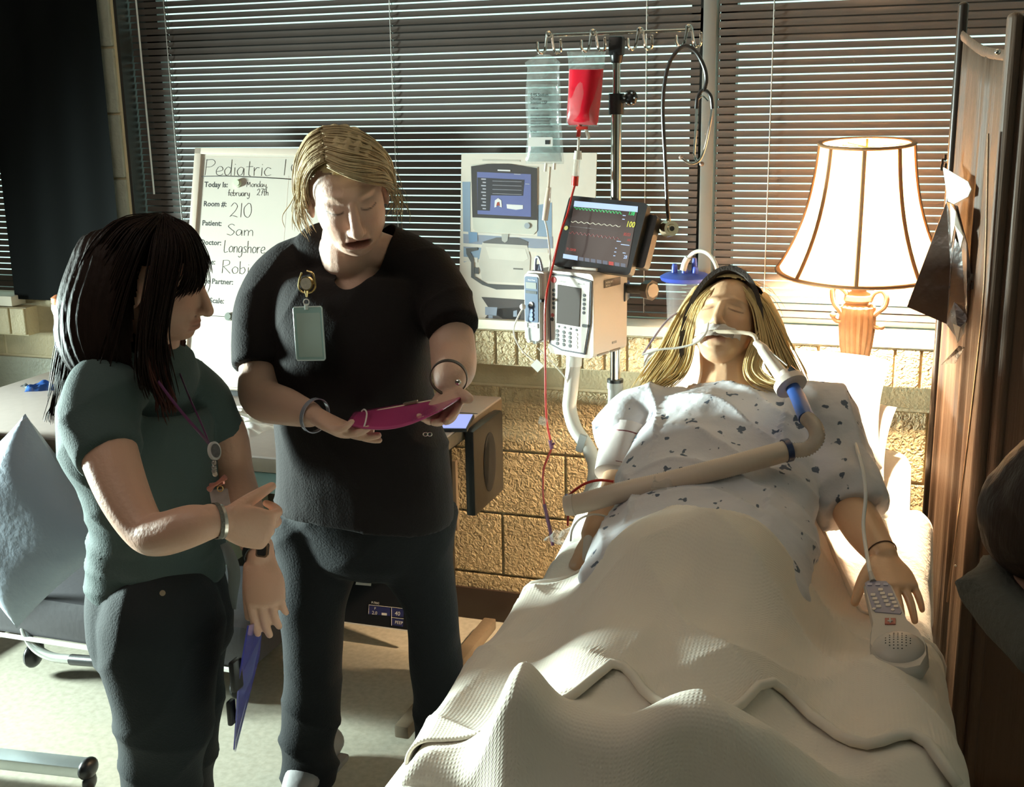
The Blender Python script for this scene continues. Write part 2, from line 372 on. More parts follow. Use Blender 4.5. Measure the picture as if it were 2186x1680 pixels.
part('apron', box(((DX0+DX1)/2, DY0+.03, DZ-.075), (DX1-DX0-.08, .02, .055), None, .004), mat('teal_lit_apron', (.22, .32, .30), .35, bump=.03), desk)  # teal of the light falling on the apron is put into its colour
for x in (DX1-.05, DX0+.05):
    part('leg', box((x, 2.80, .38), (.03, .06, .70), None, .004), M_blk, desk)
    part('foot', box((x, 2.80, .03), (.04, .68, .035), None, .006), M_edge, desk)
    part('bracket', box((x, 2.78, DZ-.055), (.035, .6, .03), None, .004), M_blk, desk)
part('cable_tray', box((-1.88, 3.10, .45), (1.3, .02, .22), None, .004), M_edge, desk)
pb = thing('cable_box', 'tall black cable box with an oval recess hung on the desk end', 'box', (-1.075, 2.93, .50))
part('housing', box((-1.078, 2.93, .62), (.028, .24, .24), None, .008), M_blkp, pb)
part('recess', ell((-1.063, 2.93, .62), (.004, .05, .085)), mat('dark_recess', (.004, .004, .004), .8), pb)
# desk seam
part('seam', box((-1.30, 2.94, DZ+.0015), (.4, .004, .001)), M_blk, desk)
# whiteboard
M_wb = mat('whiteboard_surface', (.62, .57, .50), .22, noise=.03, nscale=6, bump=.01)
M_wbf = mat('whiteboard_frame', (.66, .56, .47), .4, bump=.03)
wb = thing('whiteboard', 'white framed marker board with handwriting leaning on the desk behind the nurse', 'whiteboard', (-1.78, 3.05, .75))
f = Fr(P(418, 316, 3.17), P(750, 318, 3.17), P(386, 832, 2.98))
part('panel', f.box(0, 0, 1, 1, -.012, 0), M_wb, wb, False)
for q in ((0, 0, 1, .026), (0, .974, 1, 1), (0, 0, .045, 1), (.955, 0, 1, 1)): part('frame', f.box(*q, -.013, .006, .002), M_wbf, wb)
part('marker_tray', f.box(.1, .985, .98, 1.01, 0, .03, .002), M_blkp, wb)
part('groove', join(f.box(.06, .036, .95, .038, 0, .0005), f.box(.62, .11, .622, .95, 0, .0003)), M_wbf, wb)
GL = {'P': (.6, [[(0, 1), (.05, 0)], [(.02, .05), (.4, .02), (.55, .22), (.35, .45), (.03, .5)]]), 'e': (.5, [[(.05, .78), (.4, .68), (.38, .5), (.2, .46), (.05, .7), (.1, .95), (.3, 1), (.45, .9)]]),
 'd': (.52, [[(.4, .55), (.2, .48), (.03, .72), (.12, .98), (.32, .9), (.4, .6), (.42, 0), (.42, 1)]]), 'i': (.22, [[(.1, .5), (.1, 1)], [(.1, .28), (.12, .31)]]),
 'a': (.52, [[(.4, .55), (.2, .48), (.03, .72), (.12, .98), (.32, .9), (.4, .55), (.42, 1)]]), 't': (.42, [[(.2, .1), (.18, .9), (.3, 1)], [(.02, .45), (.4, .42)]]),
 'r': (.4, [[(.05, .48), (.07, 1)], [(.07, .7), (.2, .5), (.36, .5)]]), 'c': (.48, [[(.4, .55), (.2, .48), (.03, .75), (.15, .98), (.42, .92)]]), 'I': (.3, [[(.12, 0), (.1, 1)]]),
 'C': (.7, [[(.6, .12), (.35, 0), (.05, .4), (.12, .85), (.4, 1), (.65, .9)]]), 'U': (.7, [[(.05, 0), (.05, .7), (.25, 1), (.5, .9), (.58, 0)]]), 'M': (.75, [[(.02, 1), (.12, .2), (.3, .7), (.5, .2), (.62, 1)]]),
 'o': (.48, [[(.22, .47), (.04, .7), (.15, .98), (.38, .9), (.4, .6), (.22, .47)]]), 'n': (.5, [[(.05, .5), (.07, 1)], [(.07, .7), (.22, .5), (.38, .58), (.4, 1)]]), 'y': (.48, [[(.05, .5), (.1, .85), (.35, .85), (.4, .5)], [(.4, .5), (.38, 1.2), (.2, 1.4), (.05, 1.25)]]),
 ',': (.25, [[(.1, .95), (.05, 1.2)]]), 'f': (.36, [[(.36, .15), (.22, .05), (.15, .25), (.15, 1)], [(0, .5), (.32, .48)]]), 'b': (.5, [[(.05, .05), (.07, 1)], [(.07, .65), (.3, .5), (.4, .75), (.25, 1), (.07, .92)]]),
 'u': (.5, [[(.05, .5), (.08, .9), (.25, 1), (.38, .85), (.4, .5)], [(.4, .5), (.42, 1)]]), '2': (.6, [[(.05, .25), (.25, 0), (.45, .2), (.35, .55), (.02, .98), (.15, .9), (.5, 1)]]), '7': (.5, [[(.02, .05), (.42, .02), (.2, 1)], [(.1, .5), (.4, .48)]]),
 'h': (.5, [[(.05, 0), (.07, 1)], [(.07, .7), (.22, .5), (.38, .58), (.4, 1)]]), '1': (.25, [[(.12, 0), (.12, 1)]]), '0': (.62, [[(.3, 0), (.05, .35), (.1, .85), (.35, 1), (.52, .6), (.45, .1), (.3, 0)]]),
 'S': (.6, [[(.5, .12), (.3, 0), (.08, .2), (.3, .48), (.5, .7), (.3, 1), (.02, .9)]]), 'm': (.75, [[(.05, .5), (.07, 1)], [(.07, .7), (.2, .5), (.32, .6), (.33, 1)], [(.33, .7), (.48, .5), (.6, .6), (.62, 1)]]),
 'L': (.5, [[(.08, 0), (.05, .98), (.45, .95)]]), 'g': (.5, [[(.4, .55), (.2, .48), (.03, .72), (.12, .98), (.32, .9), (.4, .55)], [(.4, .55), (.4, 1.2), (.2, 1.4), (.05, 1.3)]]), 's': (.42, [[(.36, .52), (.2, .47), (.08, .6), (.3, .78), (.28, .98), (.05, .95)]]),
 'R': (.62, [[(.05, 0), (.03, 1)], [(.05, .02), (.4, .02), (.45, .3), (.07, .5)], [(.1, .5), (.55, 1)]]), ' ': (.45, [])}
def hand(s_, x, y, x2, h, wd=.0011):
    a0, b0 = f.px(x, y); a1, _ = f.px(x2, y); _, b1 = f.px(x, y+h); tot = sum(GL[c][0] for c in s_); out = []; cx = 0
    for c in s_:
        for st in GL[c][1]: out.append(tube(catmull([f.p(a0+(cx+q[0])*(a1-a0)/tot, b0+q[1]*(b1-b0), .0001) for q in st], 4 if len(st) > 2 else 1), wd*.72, 4))
        cx += GL[c][0]
    return join(*out)
for _h in (hand('Pediatric', 440, 340, 583, 34, .0011), hand('ICU', 603, 340, 705, 34, .0011), hand('Monday,', 527, 386, 573, 13, .0009), hand('february', 487, 404, 534, 14, .001), hand('27th', 549, 403, 574, 14, .001),
    hand('210', 492, 433, 541, 30), hand('Sam', 485, 478, 545, 24), hand('Longshore', 479, 513, 568, 25), hand('Robin', 475, 555, 552, 28), hand('La', 516, 601, 548, 25), f.pline([(431, 377), (480, 376), (560, 379), (700, 388)], .0011, .001),
    f.pline([(412, 672), (480, 676)], .0007, .001), f.pline([(508, 661), (514, 652), (520, 662)], .0012, .001), f.disc(*f.px(513, 644), .0022, 0, .001, 8), f.disc(*f.px(520, 644), .0022, 0, .001, 8)): part('handwriting', _h, M_ink, wb, ang=None)
def pt(s_, x, y, hgt, sq=1): a, b = f.px(x, y); return text(s_, f, a, b, hgt, bold=.018, d=.0003, squeeze=sq)
for _h in (pt('Today Is:', 436, 399, .0160, .98), pt('Room #:', 434, 440, .0160), pt('Patient:', 431, 481, .0160), pt('Doctor:', 427, 522, .0160), pt('Nurse:', 421, 563, .0160), pt('Care Partner:', 420, 604, .0160), pt('Pain Scale:', 420, 645, .0160)): part('lettering', _h, M_ink, wb, False, ang=None)
def magnet(x, y, m, lab):
    a, b = f.px(x, y); s_ = join(f.disc(a, b, .0125, .0005, .008, 24), f.disc(a, b, .0095, .008, .010, 24)); return solo('magnet', s_, m, lab, 'magnet', 'round magnets on the whiteboard')
magnet(508, 392, mat('pale_green_magnet', (.62, .68, .50), .25), 'pale green round magnet beside the date on the whiteboard')
magnet(490, 676, mat('grey_green_magnet', (.22, .24, .21), .25), 'dark grey-green round magnet at the bottom line of the whiteboard')
solo('marker_pen', join(tube([f.p(*f.px(484, 836), .02), f.p(*f.px(512, 838), .02)], .006, 10), tube([f.p(*f.px(512, 838), .02), f.p(*f.px(530, 839), .02)], .0045, 10)), M_blkp, 'black marker pen lying on the whiteboard tray', 'pen')
# phone on the desk
ph = thing('phone', 'phone with a plain pale blue lit screen lying on the desk corner', 'phone', PZ(970, 905, DZ))
c0 = PZ(972, 903, DZ+.006); mph = [nrm((.97, .22, 0)), nrm((-.22, .97, 0)), (0, 0, 1)]
part('case', box(c0, (.085, .15, .010), mph, .004), M_blkp, ph)
part('screen', box(c0+A([0, 0, .0055]), (.076, .138, .001), mph), mat('lit_blue_screen', (.1, .12, .3), .2, emit=(.30, .36, .85), estr=1.0), ph)
# crumpled package
def crumple(cx, cy, z0, sx, sy, h, ang, seed, n=26, pleat=0):
    r = np.random.default_rng(seed); V = []; ca, sa = math.cos(ang), math.sin(ang); g = r.normal(size=(6, 6)); ph_ = r.uniform(0, 6, 12)
    for side in (1, 0):
        for j in range(n+1):
            for i in range(n+1):
                u, v = i/n*2-1, j/n*2-1; e = max(0, 1-abs(u)**6)*max(0, 1-abs(v)**6)
                zz = h*(.45+.18*math.sin(5*u+ph_[0]+2*v)+.14*math.sin(7*v+ph_[1]-3*u)+.12*math.sin(13*u*v+ph_[2]))
                if pleat and u < 0: zz = h*(.4+.3*abs(math.sin(v*9+u)))
                z = z0+.001+(e*zz if side else 0)*1; x = u*sx*(1+.05*math.sin(4*v+ph_[3])); y = v*sy*(1+.06*math.sin(5*u+ph_[4]))
                V.append((cx+ca*x-sa*y, cy+sa*x+ca*y, z))
    N = (n+1)**2; Fc = []
    for j in range(n):
        for i in range(n): a = j*(n+1)+i; Fc += [(a, a+1, a+n+2, a+n+1), (N+a, N+a+n+1, N+a+n+2, N+a+1)]
    return A(V), Fc
pk = thing('supply_package', 'crumpled clear wrapper with pleated white gauze lying on the desk between the two women', 'package', PZ(520, 915, DZ))
c0 = PZ(515, 900, DZ)
part('gauze', crumple(c0[0]-.01, c0[1]+.02, DZ+.002, .085, .075, .030, -.25, 3, 34, 1), mat('white_gauze', (.74, .70, .64), .8, bump=.3, bscale=200), pk, ang=None)
part('wrapper', crumple(c0[0]+.02, c0[1]-.06, DZ, .10, .055, .022, -.2, 5, 26), mat('clear_wrapper', (.66, .62, .60), .2, bump=.2, bscale=40), pk, ang=None)
part('sticker', box(c0+A([.035, -.035, .028]), (.05, .018, .002), [nrm((.93, -.3, -.1)), nrm((.3, .95, 0)), (0, .1, 1)]), M_white, pk)
pk2 = thing('blue_wrapper', 'small blue and black wrapper on the far end of the desk', 'wrapper', PZ(90, 832, DZ))
c0 = PZ(92, 830, DZ); part('film', crumple(c0[0], c0[1], DZ, .05, .035, .03, .5, 9, 14), mat('blue_film', (.03, .09, .30), .3, bump=.1), pk2); part('tab', crumple(c0[0]-.06, c0[1], DZ, .03, .008, .015, -.4, 10, 8), M_blkp, pk2)
# bottle
bt = thing('bottle', 'pale grey spray bottle with an orange top on the desk before the black curtain', 'bottle', (P(133, 700, 2.92)[0], 2.92, DZ))
bx, by = P(133, 700, 2.92)[:2]; zt = P(133, 625, 2.92)[2]; zr = zt-DZ
part('body', lathe([(.024, 0), (.027, .01), (.027, zr*.62), (.021, zr*.70)], (bx, by, DZ), 20), mat('bottle_blue_grey', (.18, .20, .30), .3), bt)
part('shoulder', lathe([(.0215, 0), (.021, .02), (.026, .04), (.024, .055)], (bx, by, DZ+zr*.70), 20), mat('bottle_cream', (.45, .44, .36), .4), bt)
part('cap', lathe([(.02, 0), (.024, .01), (.024, .024), (.012, .032)], (bx, by, DZ+zr*.70+.05), 20), mat('orange_cap', (.62, .22, .10), .4), bt)
# board with a monitor screen printed on it, under the desk
sp = thing('printed_board', 'black printed board showing monitor readings standing under the desk', 'poster', P(740, 1320, 2.98))
f2 = Fr(P(583, 1140, 3.05), P(905, 1175, 3.05), P(600, 1306, 2.96))
part('board', f2.box(0, 0, 1, 1, -.008, 0), mat('printed_black', (.012, .013, .016), .3), sp, False)
part('border', join(f2.box(0, .0, .008, 1, 0, .002), f2.box(0, .985, 1, 1, 0, .002), f2.box(.03, .35, .034, .93, 0, .0015), f2.box(.03, .92, .09, .93, 0, .0015)), M_white, sp, False)
W_ = M_white
part('waveform', join(f2.pline([(766, 1224), (779, 1224), (781, 1210), (786, 1207), (793, 1212), (797, 1222), (824, 1229)], .001, .001), f2.pline([(766, 1229), (824, 1233)], .0008, .001), f2.pline([(778, 1169), (785, 1176), (790, 1189), (795, 1182)], .001, .001), f2.pline([(778, 1177), (790, 1177)], .0007, .001),
    f2.ppoly([(763, 1235), (793, 1238), (792, 1251), (759, 1248)], 0, .001), f2.pline([(793, 1240), (830, 1243)], .0009, .001)), W_, sp, False)
MB = mat('printed_blue', (.03, .035, .13), .3)
for q in (((788, 1292), (833, 1296), (833, 1315), (787, 1311)), ((836, 1297), (862, 1300), (861, 1318), (836, 1315)), ((836, 1319), (861, 1322), (860, 1338), (836, 1334))):
    part('readout', f2.ppoly(q, 0, .0008), MB, sp, False, ang=None)
def t2(s_, x, y, h, fr=f2, d=.0012, b=.01): a, bb = fr.px(x, y); return text(s_, fr, a, bb, h, bold=b, d=d)
for _h in (t2('P-TRIG', 793, 1288, .006), t2('P', 799, 1301, .007), t2('2.0', 794, 1311, .010), t2('40', 843, 1313, .012), t2('PEEP', 843, 1331, .009), f2.pline([(787, 1311), (788, 1291), (834, 1296), (862, 1299)], .0007, .001), f2.pline([(836, 1335), (836, 1297)], .0007, .001), f2.pline([(836, 1318), (862, 1321)], .0007, .001),
    f2.ppoly([(815, 1308), (826, 1309), (826, 1314), (815, 1313)], 0, .001)): part('lettering', _h, W_, sp, False, ang=None)
# pale storage box under the desk
sb = thing('storage_box', 'pale green storage box under the desk behind the left woman', 'box', (-1.99, 2.93, .03))
part('body', box((-1.99, 2.93, .32), (.28, .26, .58), None, .01), mat('pale_green_box', (.34, .42, .33), .6, bump=.03), sb)
part('lid', box((-1.99, 2.93, .62), (.30, .28, .03), None, .006), M_blkp, sb); part('label_line', box((-1.99, 2.799, .55), (.24, .002, .003)), M_grey, sb)
# ---------------------------------------------------------------- ventilator poster on the sill
po = thing('poster', 'white poster board with a printed ventilator standing on the window sill', 'poster', P(1120, 690, 3.2))
f3 = Fr(P(985, 328, 3.255), P(1274, 326, 3.255), P(997, 700, 3.19))
def pp(name, polys, m, d, lab=None): return part(name, join(*[f3.ppoly(q, 0, d) for q in polys]), m, po, False, ang=None, label=lab)
def pm(n, c, r=.45): return mat('print_'+n, c, r, noise=.04, nscale=30)
part('board', f3.box(0, 0, 1, 1, -.005, 0), pm('white', (.66, .60, .52)), po, False)
pp('print_background', [((987, 388), (1004, 388), (1004, 520), (1147, 520), (1147, 438), (1178, 432), (1178, 520), (990, 560))], pm('sky', (.24, .32, .42)), .0004)
pp('print_floor', [((990, 500), (1180, 505), (1180, 530), (990, 530))], pm('slate', (.26, .29, .36)), .0006)
pp('print_rail', [((988, 494), (1170, 506), (1170, 511), (988, 499)), ((989, 519), (1170, 532), (1170, 540), (989, 526)), ((989, 548), (1020, 550), (1020, 560), (989, 558))], pm('pale', (.62, .58, .52)), .0009)
pp('print_cabinet', [((1030, 518), (1125, 522), (1132, 548), (1130, 606), (1030, 600), (1022, 560)), ((1010, 494), (1020, 492), (1020, 515), (1008, 515))], pm('cabinet', (.55, .51, .45)), .0012)
pp('print_cabinet_panel', [((1037, 527), (1122, 532), (1128, 552), (1118, 558), (1045, 552))], pm('cabinet_light', (.62, .58, .51)), .0015)
pp('print_blue_knob', [((1000, 495), (1019, 496), (1020, 515), (1002, 519))], pm('mid_blue', (.18, .28, .42)), .0015)
pp('print_shadow', [((1031, 516), (1060, 507), (1105, 507), (1127, 516), (1127, 524), (1033, 519))], pm('dark_grey', (.13, .125, .125)), .0014)
pp('print_handle', [((995, 530), (1020, 528), (1020, 534), (1003, 538), (1012, 552), (1013, 590), (1040, 606), (1120, 610), (1120, 618), (1060, 618), (1030, 608), (1006, 592), (1006, 560), (996, 542)), ((1013, 571), (1022, 571), (1022, 585), (1013, 584))], pm('handle', (.10, .10, .10)), .0018)
pp('print_slot', [((1096, 572), (1116, 573), (1116, 576), (1096, 575))], pm('slot', (.16, .15, .14)), .0018)
pp('print_base', [((1028, 634), (1120, 640), (1110, 682), (1080, 684), (1048, 664)), ((1048, 660), (1120, 655), (1120, 684), (1034, 682))], pm('base_dark', (.09, .08, .08)), .0012)
pp('print_base_parts', [((1036, 655), (1062, 656), (1060, 674), (1036, 672)), ((1043, 672), (1052, 672), (1052, 682), (1043, 682)), ((1096, 664), (1104, 662), (1104, 676), (1096, 676))], pm('base_blue', (.28, .32, .40)), .0015)
pp('print_monitor_housing', [((1007, 352), (1045, 349), (1148, 357), (1147, 492), (1140, 500), (1018, 496), (1010, 488))], pm('housing', (.55, .54, .47)), .0016)
pp('print_monitor_bezel', [((1006, 355), (1040, 350), (1085, 350), (1147, 359), (1147, 470), (1009, 464))], pm('bezel', (.055, .05, .05)), .002)
pp('print_screen', [((1019, 367), (1134, 372), (1134, 463), (1020, 457))], pm('screen_blue', (.13, .15, .33)), .0024)
pp('print_screen_dark', [((1020, 379), (1120, 384), (1117, 418), (1048, 417), (1046, 450), (1020, 449))], pm('screen_dark', (.05, .048, .055)), .0027)
pp('print_lungs', [((1056, 443), (1057, 428), (1064, 423), (1071, 428), (1072, 443), (1067, 441), (1064, 435), (1060, 442)), ((1082, 436), (1117, 438), (1117, 446), (1102, 448), (1083, 445)), ((1063, 362), (1090, 363), (1090, 366), (1063, 365))], pm('print_pale', (.68, .66, .66)), .003)
pp('print_lungs_centre', [((1062, 432), (1066, 431), (1068, 440), (1064, 438), (1060, 440))], pm('red', (.35, .08, .06)), .0034)
pp('print_screen_rows', [((1028+3*(i % 2), 381+7*i), (1038, 381.5+7*i), (1038, 384+7*i), (1028+3*(i % 2), 383.5+7*i)) for i in range(10)]+[((1052, 386+i*9), (1114, 388+i*9), (1114, 388.7+i*9), (1052, 386.7+i*9)) for i in range(4)]+[((1098, 371), (1112, 371.6), (1112, 373), (1098, 372.5)), ((1122, 392), (1131, 392.5), (1131, 394), (1122, 393.5))], pm('rows', (.42, .42, .48)), .003)
part('print_dial', f3.disc(*f3.px(1126, 482), .0085, 0, .004), pm('dial', (.33, .36, .40)), po)
pp('print_stem', [((1071, 500), (1086, 500), (1084, 514), (1078, 518), (1072, 514))], pm('stem', (.40, .39, .36)), .002)
pp('print_top_strip', [((1030, 340), (1110, 342), (1110, 345), (1030, 344))], pm('strip', (.50, .47, .41)), .0008)
# ---------------------------------------------------------------- drip stand with its devices
PX, PY = -.700, 2.90
iv = thing('drip_stand', 'telescopic steel drip stand with four double hooks beside the bed', 'stand', (PX, PY, 0))
zt = P(1313, 80, PY)[2]; zc = P(1313, 195, PY)[2]
part('upper_pole', cyl((PX, PY, .75), (PX, PY, zt), .0095), M_chrome, iv); part('lower_pole', cyl((PX, PY, .88), (PX, PY, zc-.02), .0135), M_chrome, iv)
part('sleeve', join(cyl((PX, PY, .08), (PX, PY, .865), .019), cyl((PX, PY, .86), (PX, PY, .878), .021)), M_grey, iv); part('sleeve_ring', cyl((PX, PY, .877), (PX, PY, .885), .0215), M_blkp, iv)
part('head_block', join(box((PX, PY, zt-.02), (.036, .034, .045), None, .006), tube([(PX, PY, zt-.06), (PX, PY, zt-.035)], [.013, .018], 14)), M_blkp, iv)
part('clamp', join(cyl((PX, PY, zc-.055), (PX, PY, zc-.005), .019), cyl((PX, PY, zc-.028), (PX+.03, PY-.012, zc-.02), .006)), M_blkp, iv)
part('clamp_knob', join(ell((PX+.04, PY-.015, zc-.016), (.016, .012, .019)), *[ell((PX+.04+.013*math.cos(a), PY-.022, zc-.016+.014*math.sin(a)), (.006, .008, .006), nu=8, nv=6) for a in np.linspace(0, 5.2, 6)]), M_blkp, iv)
hb = [P(x, y, PY-.012) for x, y in ((1166, 76), (1310, 72), (1480, 64))]
part('cross_bar', tube([hb[0], hb[2]], .0042, 10), M_chrome, iv)
def hook(x, y, X=0):
    o = P(x, y, PY-.02); k = ppm(o); pts = [(-22, 20), (-20, 34), (-13, 42), (-6, 38), (0, 14), (4, 0), (9, 2), (14, 22), (20, 40), (27, 42), (32, 34), (33, 16)]
    return part('hook', tube([o+A([q[0]*k, -.006*(i % 3), -q[1]*k]) for i, q in enumerate(pts)], .0036, 8, k=4, cap='round'), M_chrome, iv)
for q in ((1168, 70), (1262, 66), (1362, 62), (1466, 56)): hook(*q)
for a in range(5):
    t = a*2*math.pi/5+.3; part('base_leg', tube([(PX, PY, .10), (PX+.22*math.cos(t), PY+.22*math.sin(t), .075)], [.014, .010], 10), M_grey, iv); part('caster', ell((PX+.22*math.cos(t), PY+.22*math.sin(t), .034), (.03, .014, .034), nu=16, nv=10), M_blkp, iv)
# clear bag
M_bag = mat('clear_bag_film', (.80, .82, .78), .12, trans=.6, alpha=.24, coat=.6, bump=.4, bscale=18)
M_liq = mat('clear_liquid', (.42, .52, .52), .08, trans=.6, alpha=.42, bump=.3, bscale=14)
M_red = mat('red_liquid', (.62, .012, .03), .18, spec=.6, noise=.12, nscale=9, emit=(.5, .0, .02), estr=.0, sss=.2)
M_redt = mat('red_tube', (.48, .03, .02), .3); M_wt = mat('clear_tubing', (.78, .72, .64), .2, trans=.2, alpha=.8); M_pur = mat('purple_tip', (.16, .05, .12), .4)
def bag(outline, Y, bulge, n=18):
    """outline: left/right pixel edges per row -> a flat pouch with two bulged faces"""
    V = []; m = len(outline); Fc = []
    for side in (-1, 1):
        for r, (y, xl, xr, b) in enumerate(outline):
            for i in range(n+1):
                u = i/n; pnt = P(xl+(xr-xl)*u, y, Y); V.append(pnt+A([0, side*(bulge*b*(math.sin(math.pi*u)**.6)*(1+.07*math.sin(9*u+r))), 0]))
    N = m*(n+1)
    for r in range(m-1):
        for i in range(n): a = r*(n+1)+i; Fc += [(a, a+n+1, a+n+2, a+1), (N+a, N+a+1, N+a+n+2, N+a+n+1)]
    return A(V), Fc
BG = PY-.035
b1 = thing('drip_bag', 'tall clear drip bag with printed text hanging on the end hook of the stand', 'drip bag', P(1160, 350, BG), 'drip bags on the stand')
part('pouch', bag([(116, 1150, 1172, .1), (124, 1135, 1186, .15), (134, 1120, 1196, .2), (146, 1126, 1194, .4), (170, 1124, 1195, .6), (210, 1121, 1197, .8), (260, 1124, 1198, 1), (300, 1125, 1201, 1), (330, 1122, 1203, .8), (346, 1122, 1204, .2), (350, 1124, 1203, .02)], BG, .022), M_bag, b1)
part('liquid', bag([(180, 1128, 1192, .05), (184, 1126, 1193, .7), (220, 1126, 1194, .9), (270, 1128, 1194, 1), (310, 1128, 1195, 1), (338, 1125, 1199, .6), (345, 1126, 1199, .1)], BG, .017), M_liq, b1)
fb = Fr(P(1126, 200, BG-.026), P(1196, 199, BG-.026), P(1126, 340, BG-.026))
for s_, y, h in (('0.9% Sodium', 206, .0062), ('Chloride', 214, .0055), ('Injection USP', 222, .0055), ('1000 mL', 233, .004), ('EACH 100 mL CONTAINS', 248, .0030), ('SODIUM CHLORIDE 900 mg', 254, .0030), ('STERILE NONPYROGENIC', 260, .0030), ('SINGLE DOSE CONTAINER', 266, .003), ('DISCARD UNUSED PORTION', 272, .003), ('Rx ONLY', 282, .003)):
    aa, bb = fb.px(1133, y); part('lettering', text(s_, fb, aa, bb, h*1.25, bold=.02, d=.0012, squeeze=.8), M_ink, b1, False, ang=None)
part('sticker', fb.rr(*fb.px(1127, 293), *fb.px(1180, 313), 0, .0008, .003), M_white, b1, False); part('sticker_mark', fb.ppoly([(1164, 299), (1174, 299), (1174, 308), (1164, 308)], 0, .0014), M_ink, b1, False)
part('port', join(tube([P(1166, 348, BG), P(1164, 366, BG)], .004, 8), tube([P(1184, 348, BG), P(1183, 362, BG)], .004, 8)), M_wt, b1)
b3 = thing('drip_bag', 'shorter bag filled with red fluid hanging on the second hook of the stand', 'drip bag', P(1245, 270, BG), 'drip bags on the stand')
part('pouch', bag([(110, 1210, 1294, .02), (116, 1211, 1292, .15), (130, 1213, 1291, .3), (148, 1214, 1290, .55), (200, 1212, 1286, .9), (240, 1209, 1281, 1), (262, 1208, 1279, .5), (270, 1212, 1277, .05)], BG, .019), M_bag, b3)
part('red_fluid', bag([(147, 1216, 1288, .1), (149, 1215, 1288, .75), (200, 1213, 1284, 1), (240, 1210, 1279, 1.05), (258, 1210, 1277, .7), (267, 1214, 1274, .1)], BG, .0175), M_red, b3)
part('hanger_tab', tube([P(1246, 118, BG-.006), P(1252, 118, BG-.006), P(1250, 134, BG-.006), P(1246, 118, BG-.006)], .0012, 6), M_bag, b3)
part('port', join(tube([P(1238, 266, BG), P(1234, 292, BG)], .0055, 10), box(P(1243, 273, BG), (.03, .012, .008), None, .002)), M_redt, b3); part('side_port', tube([P(1250, 272, BG), P(1257, 297, BG)], .0045, 10), M_wt, b3)
def line_px(pts, Y, r, n=8, k=5): return tube([P(x, y, Y[i] if isinstance(Y, (list, tuple)) else Y) for i, (x, y) in enumerate(pts)], r, n, k=k)
# red infusion set
s1 = thing('infusion_line', 'red infusion line with drip chamber running down from the red bag past the pump', 'tube', P(1168, 1160, 2.7), 'infusion lines')
part('chamber', join(tube([P(1233, 326, BG), P(1227, 397, BG)], .0085, 12)), mat('chamber_plastic', (.8, .72, .62), .15, trans=.5, alpha=.6), s1); part('chamber_cap', join(tube([P(1234, 322, BG), P(1233, 340, BG)], [.009, .011], 12), tube([P(1236, 290, BG), P(1234, 322, BG)], .0035, 8)), M_wt, s1)
part('chamber_fluid', tube([P(1228.5, 376, BG), P(1227, 396, BG)], .0088, 12), M_redt, s1)
part('tubing', line_px([(1227, 396), (1221, 418), (1212, 455), (1196, 500), (1182, 560), (1176, 585), (1165, 640), (1163, 700), (1164, 780), (1165, 860), (1168, 905), (1176, 945), (1177, 956), (1170, 975), (1160, 1005), (1159, 1050), (1162, 1078)], [BG, 2.84, 2.82, 2.79, 2.775, 2.765, 2.74, 2.74, 2.74, 2.74, 2.74, 2.74, 2.74, 2.74, 2.74, 2.74, 2.74], .0028), M_redt, s1)
part('connector', line_px([(1162, 1076), (1168, 1104), (1175, 1135), (1180, 1164)], 2.74, .0048), M_pur, s1)
part('valve', join(tube([P(1174, 940, 2.74), P(1178, 958, 2.74)], .005, 8), tube([P(1178, 950, 2.74), P(1184, 946, 2.74)], .003, 6)), M_pur, s1)
part('tag', Fr(P(1153, 888, 2.735), P(1170, 895, 2.735), P(1156, 905, 2.735)).box(0, 0, 1, 1, 0, .001), M_bag, s1)
# clear infusion set
s2 = thing('infusion_line', 'clear infusion line hanging from the clear bag down into the small pump module', 'tube', P(1180, 560, 2.83), 'infusion lines')
part('chamber', join(tube([P(1174, 356, BG), P(1171, 400, BG)], .0035, 8), tube([P(1172, 400, BG), P(1168, 432, BG)], [.006, .0085], 12), tube([P(1168, 432, BG), P(1163, 470, BG)], [.0085, .008], 12)), mat('chamber_clear', (.75, .62, .5), .15, trans=.3, alpha=.85), s2)
part('tubing', line_px([(1163, 470), (1168, 490), (1173, 530), (1175, 560), (1172, 580)], [BG, 2.85, 2.83, 2.81, 2.80], .0025), M_wt, s2)
s3 = thing('infusion_line', 'thin white lead with a diamond shaped tag looping below the pump module', 'tube', P(1145, 780, 2.78), 'infusion lines')
part('tubing', join(line_px([(1118, 655), (1108, 672), (1097, 700), (1101, 725), (1118, 752), (1142, 772)], 2.78, .0022), line_px([(1147, 742), (1158, 752), (1180, 775), (1206, 806), (1214, 830)], [2.80, 2.80, 2.81, 2.82, 2.83], .0018)), M_wt, s3)
ft = Fr(P(1146, 766, 2.775), P(1161, 781, 2.775), P(1137, 783, 2.775)); part('tag', ft.box(0, 0, 1, 1, 0, .001), M_white, s3, False); part('plug', ell(P(1116, 655, 2.78), (.008, .006, .008)), M_white, s3)
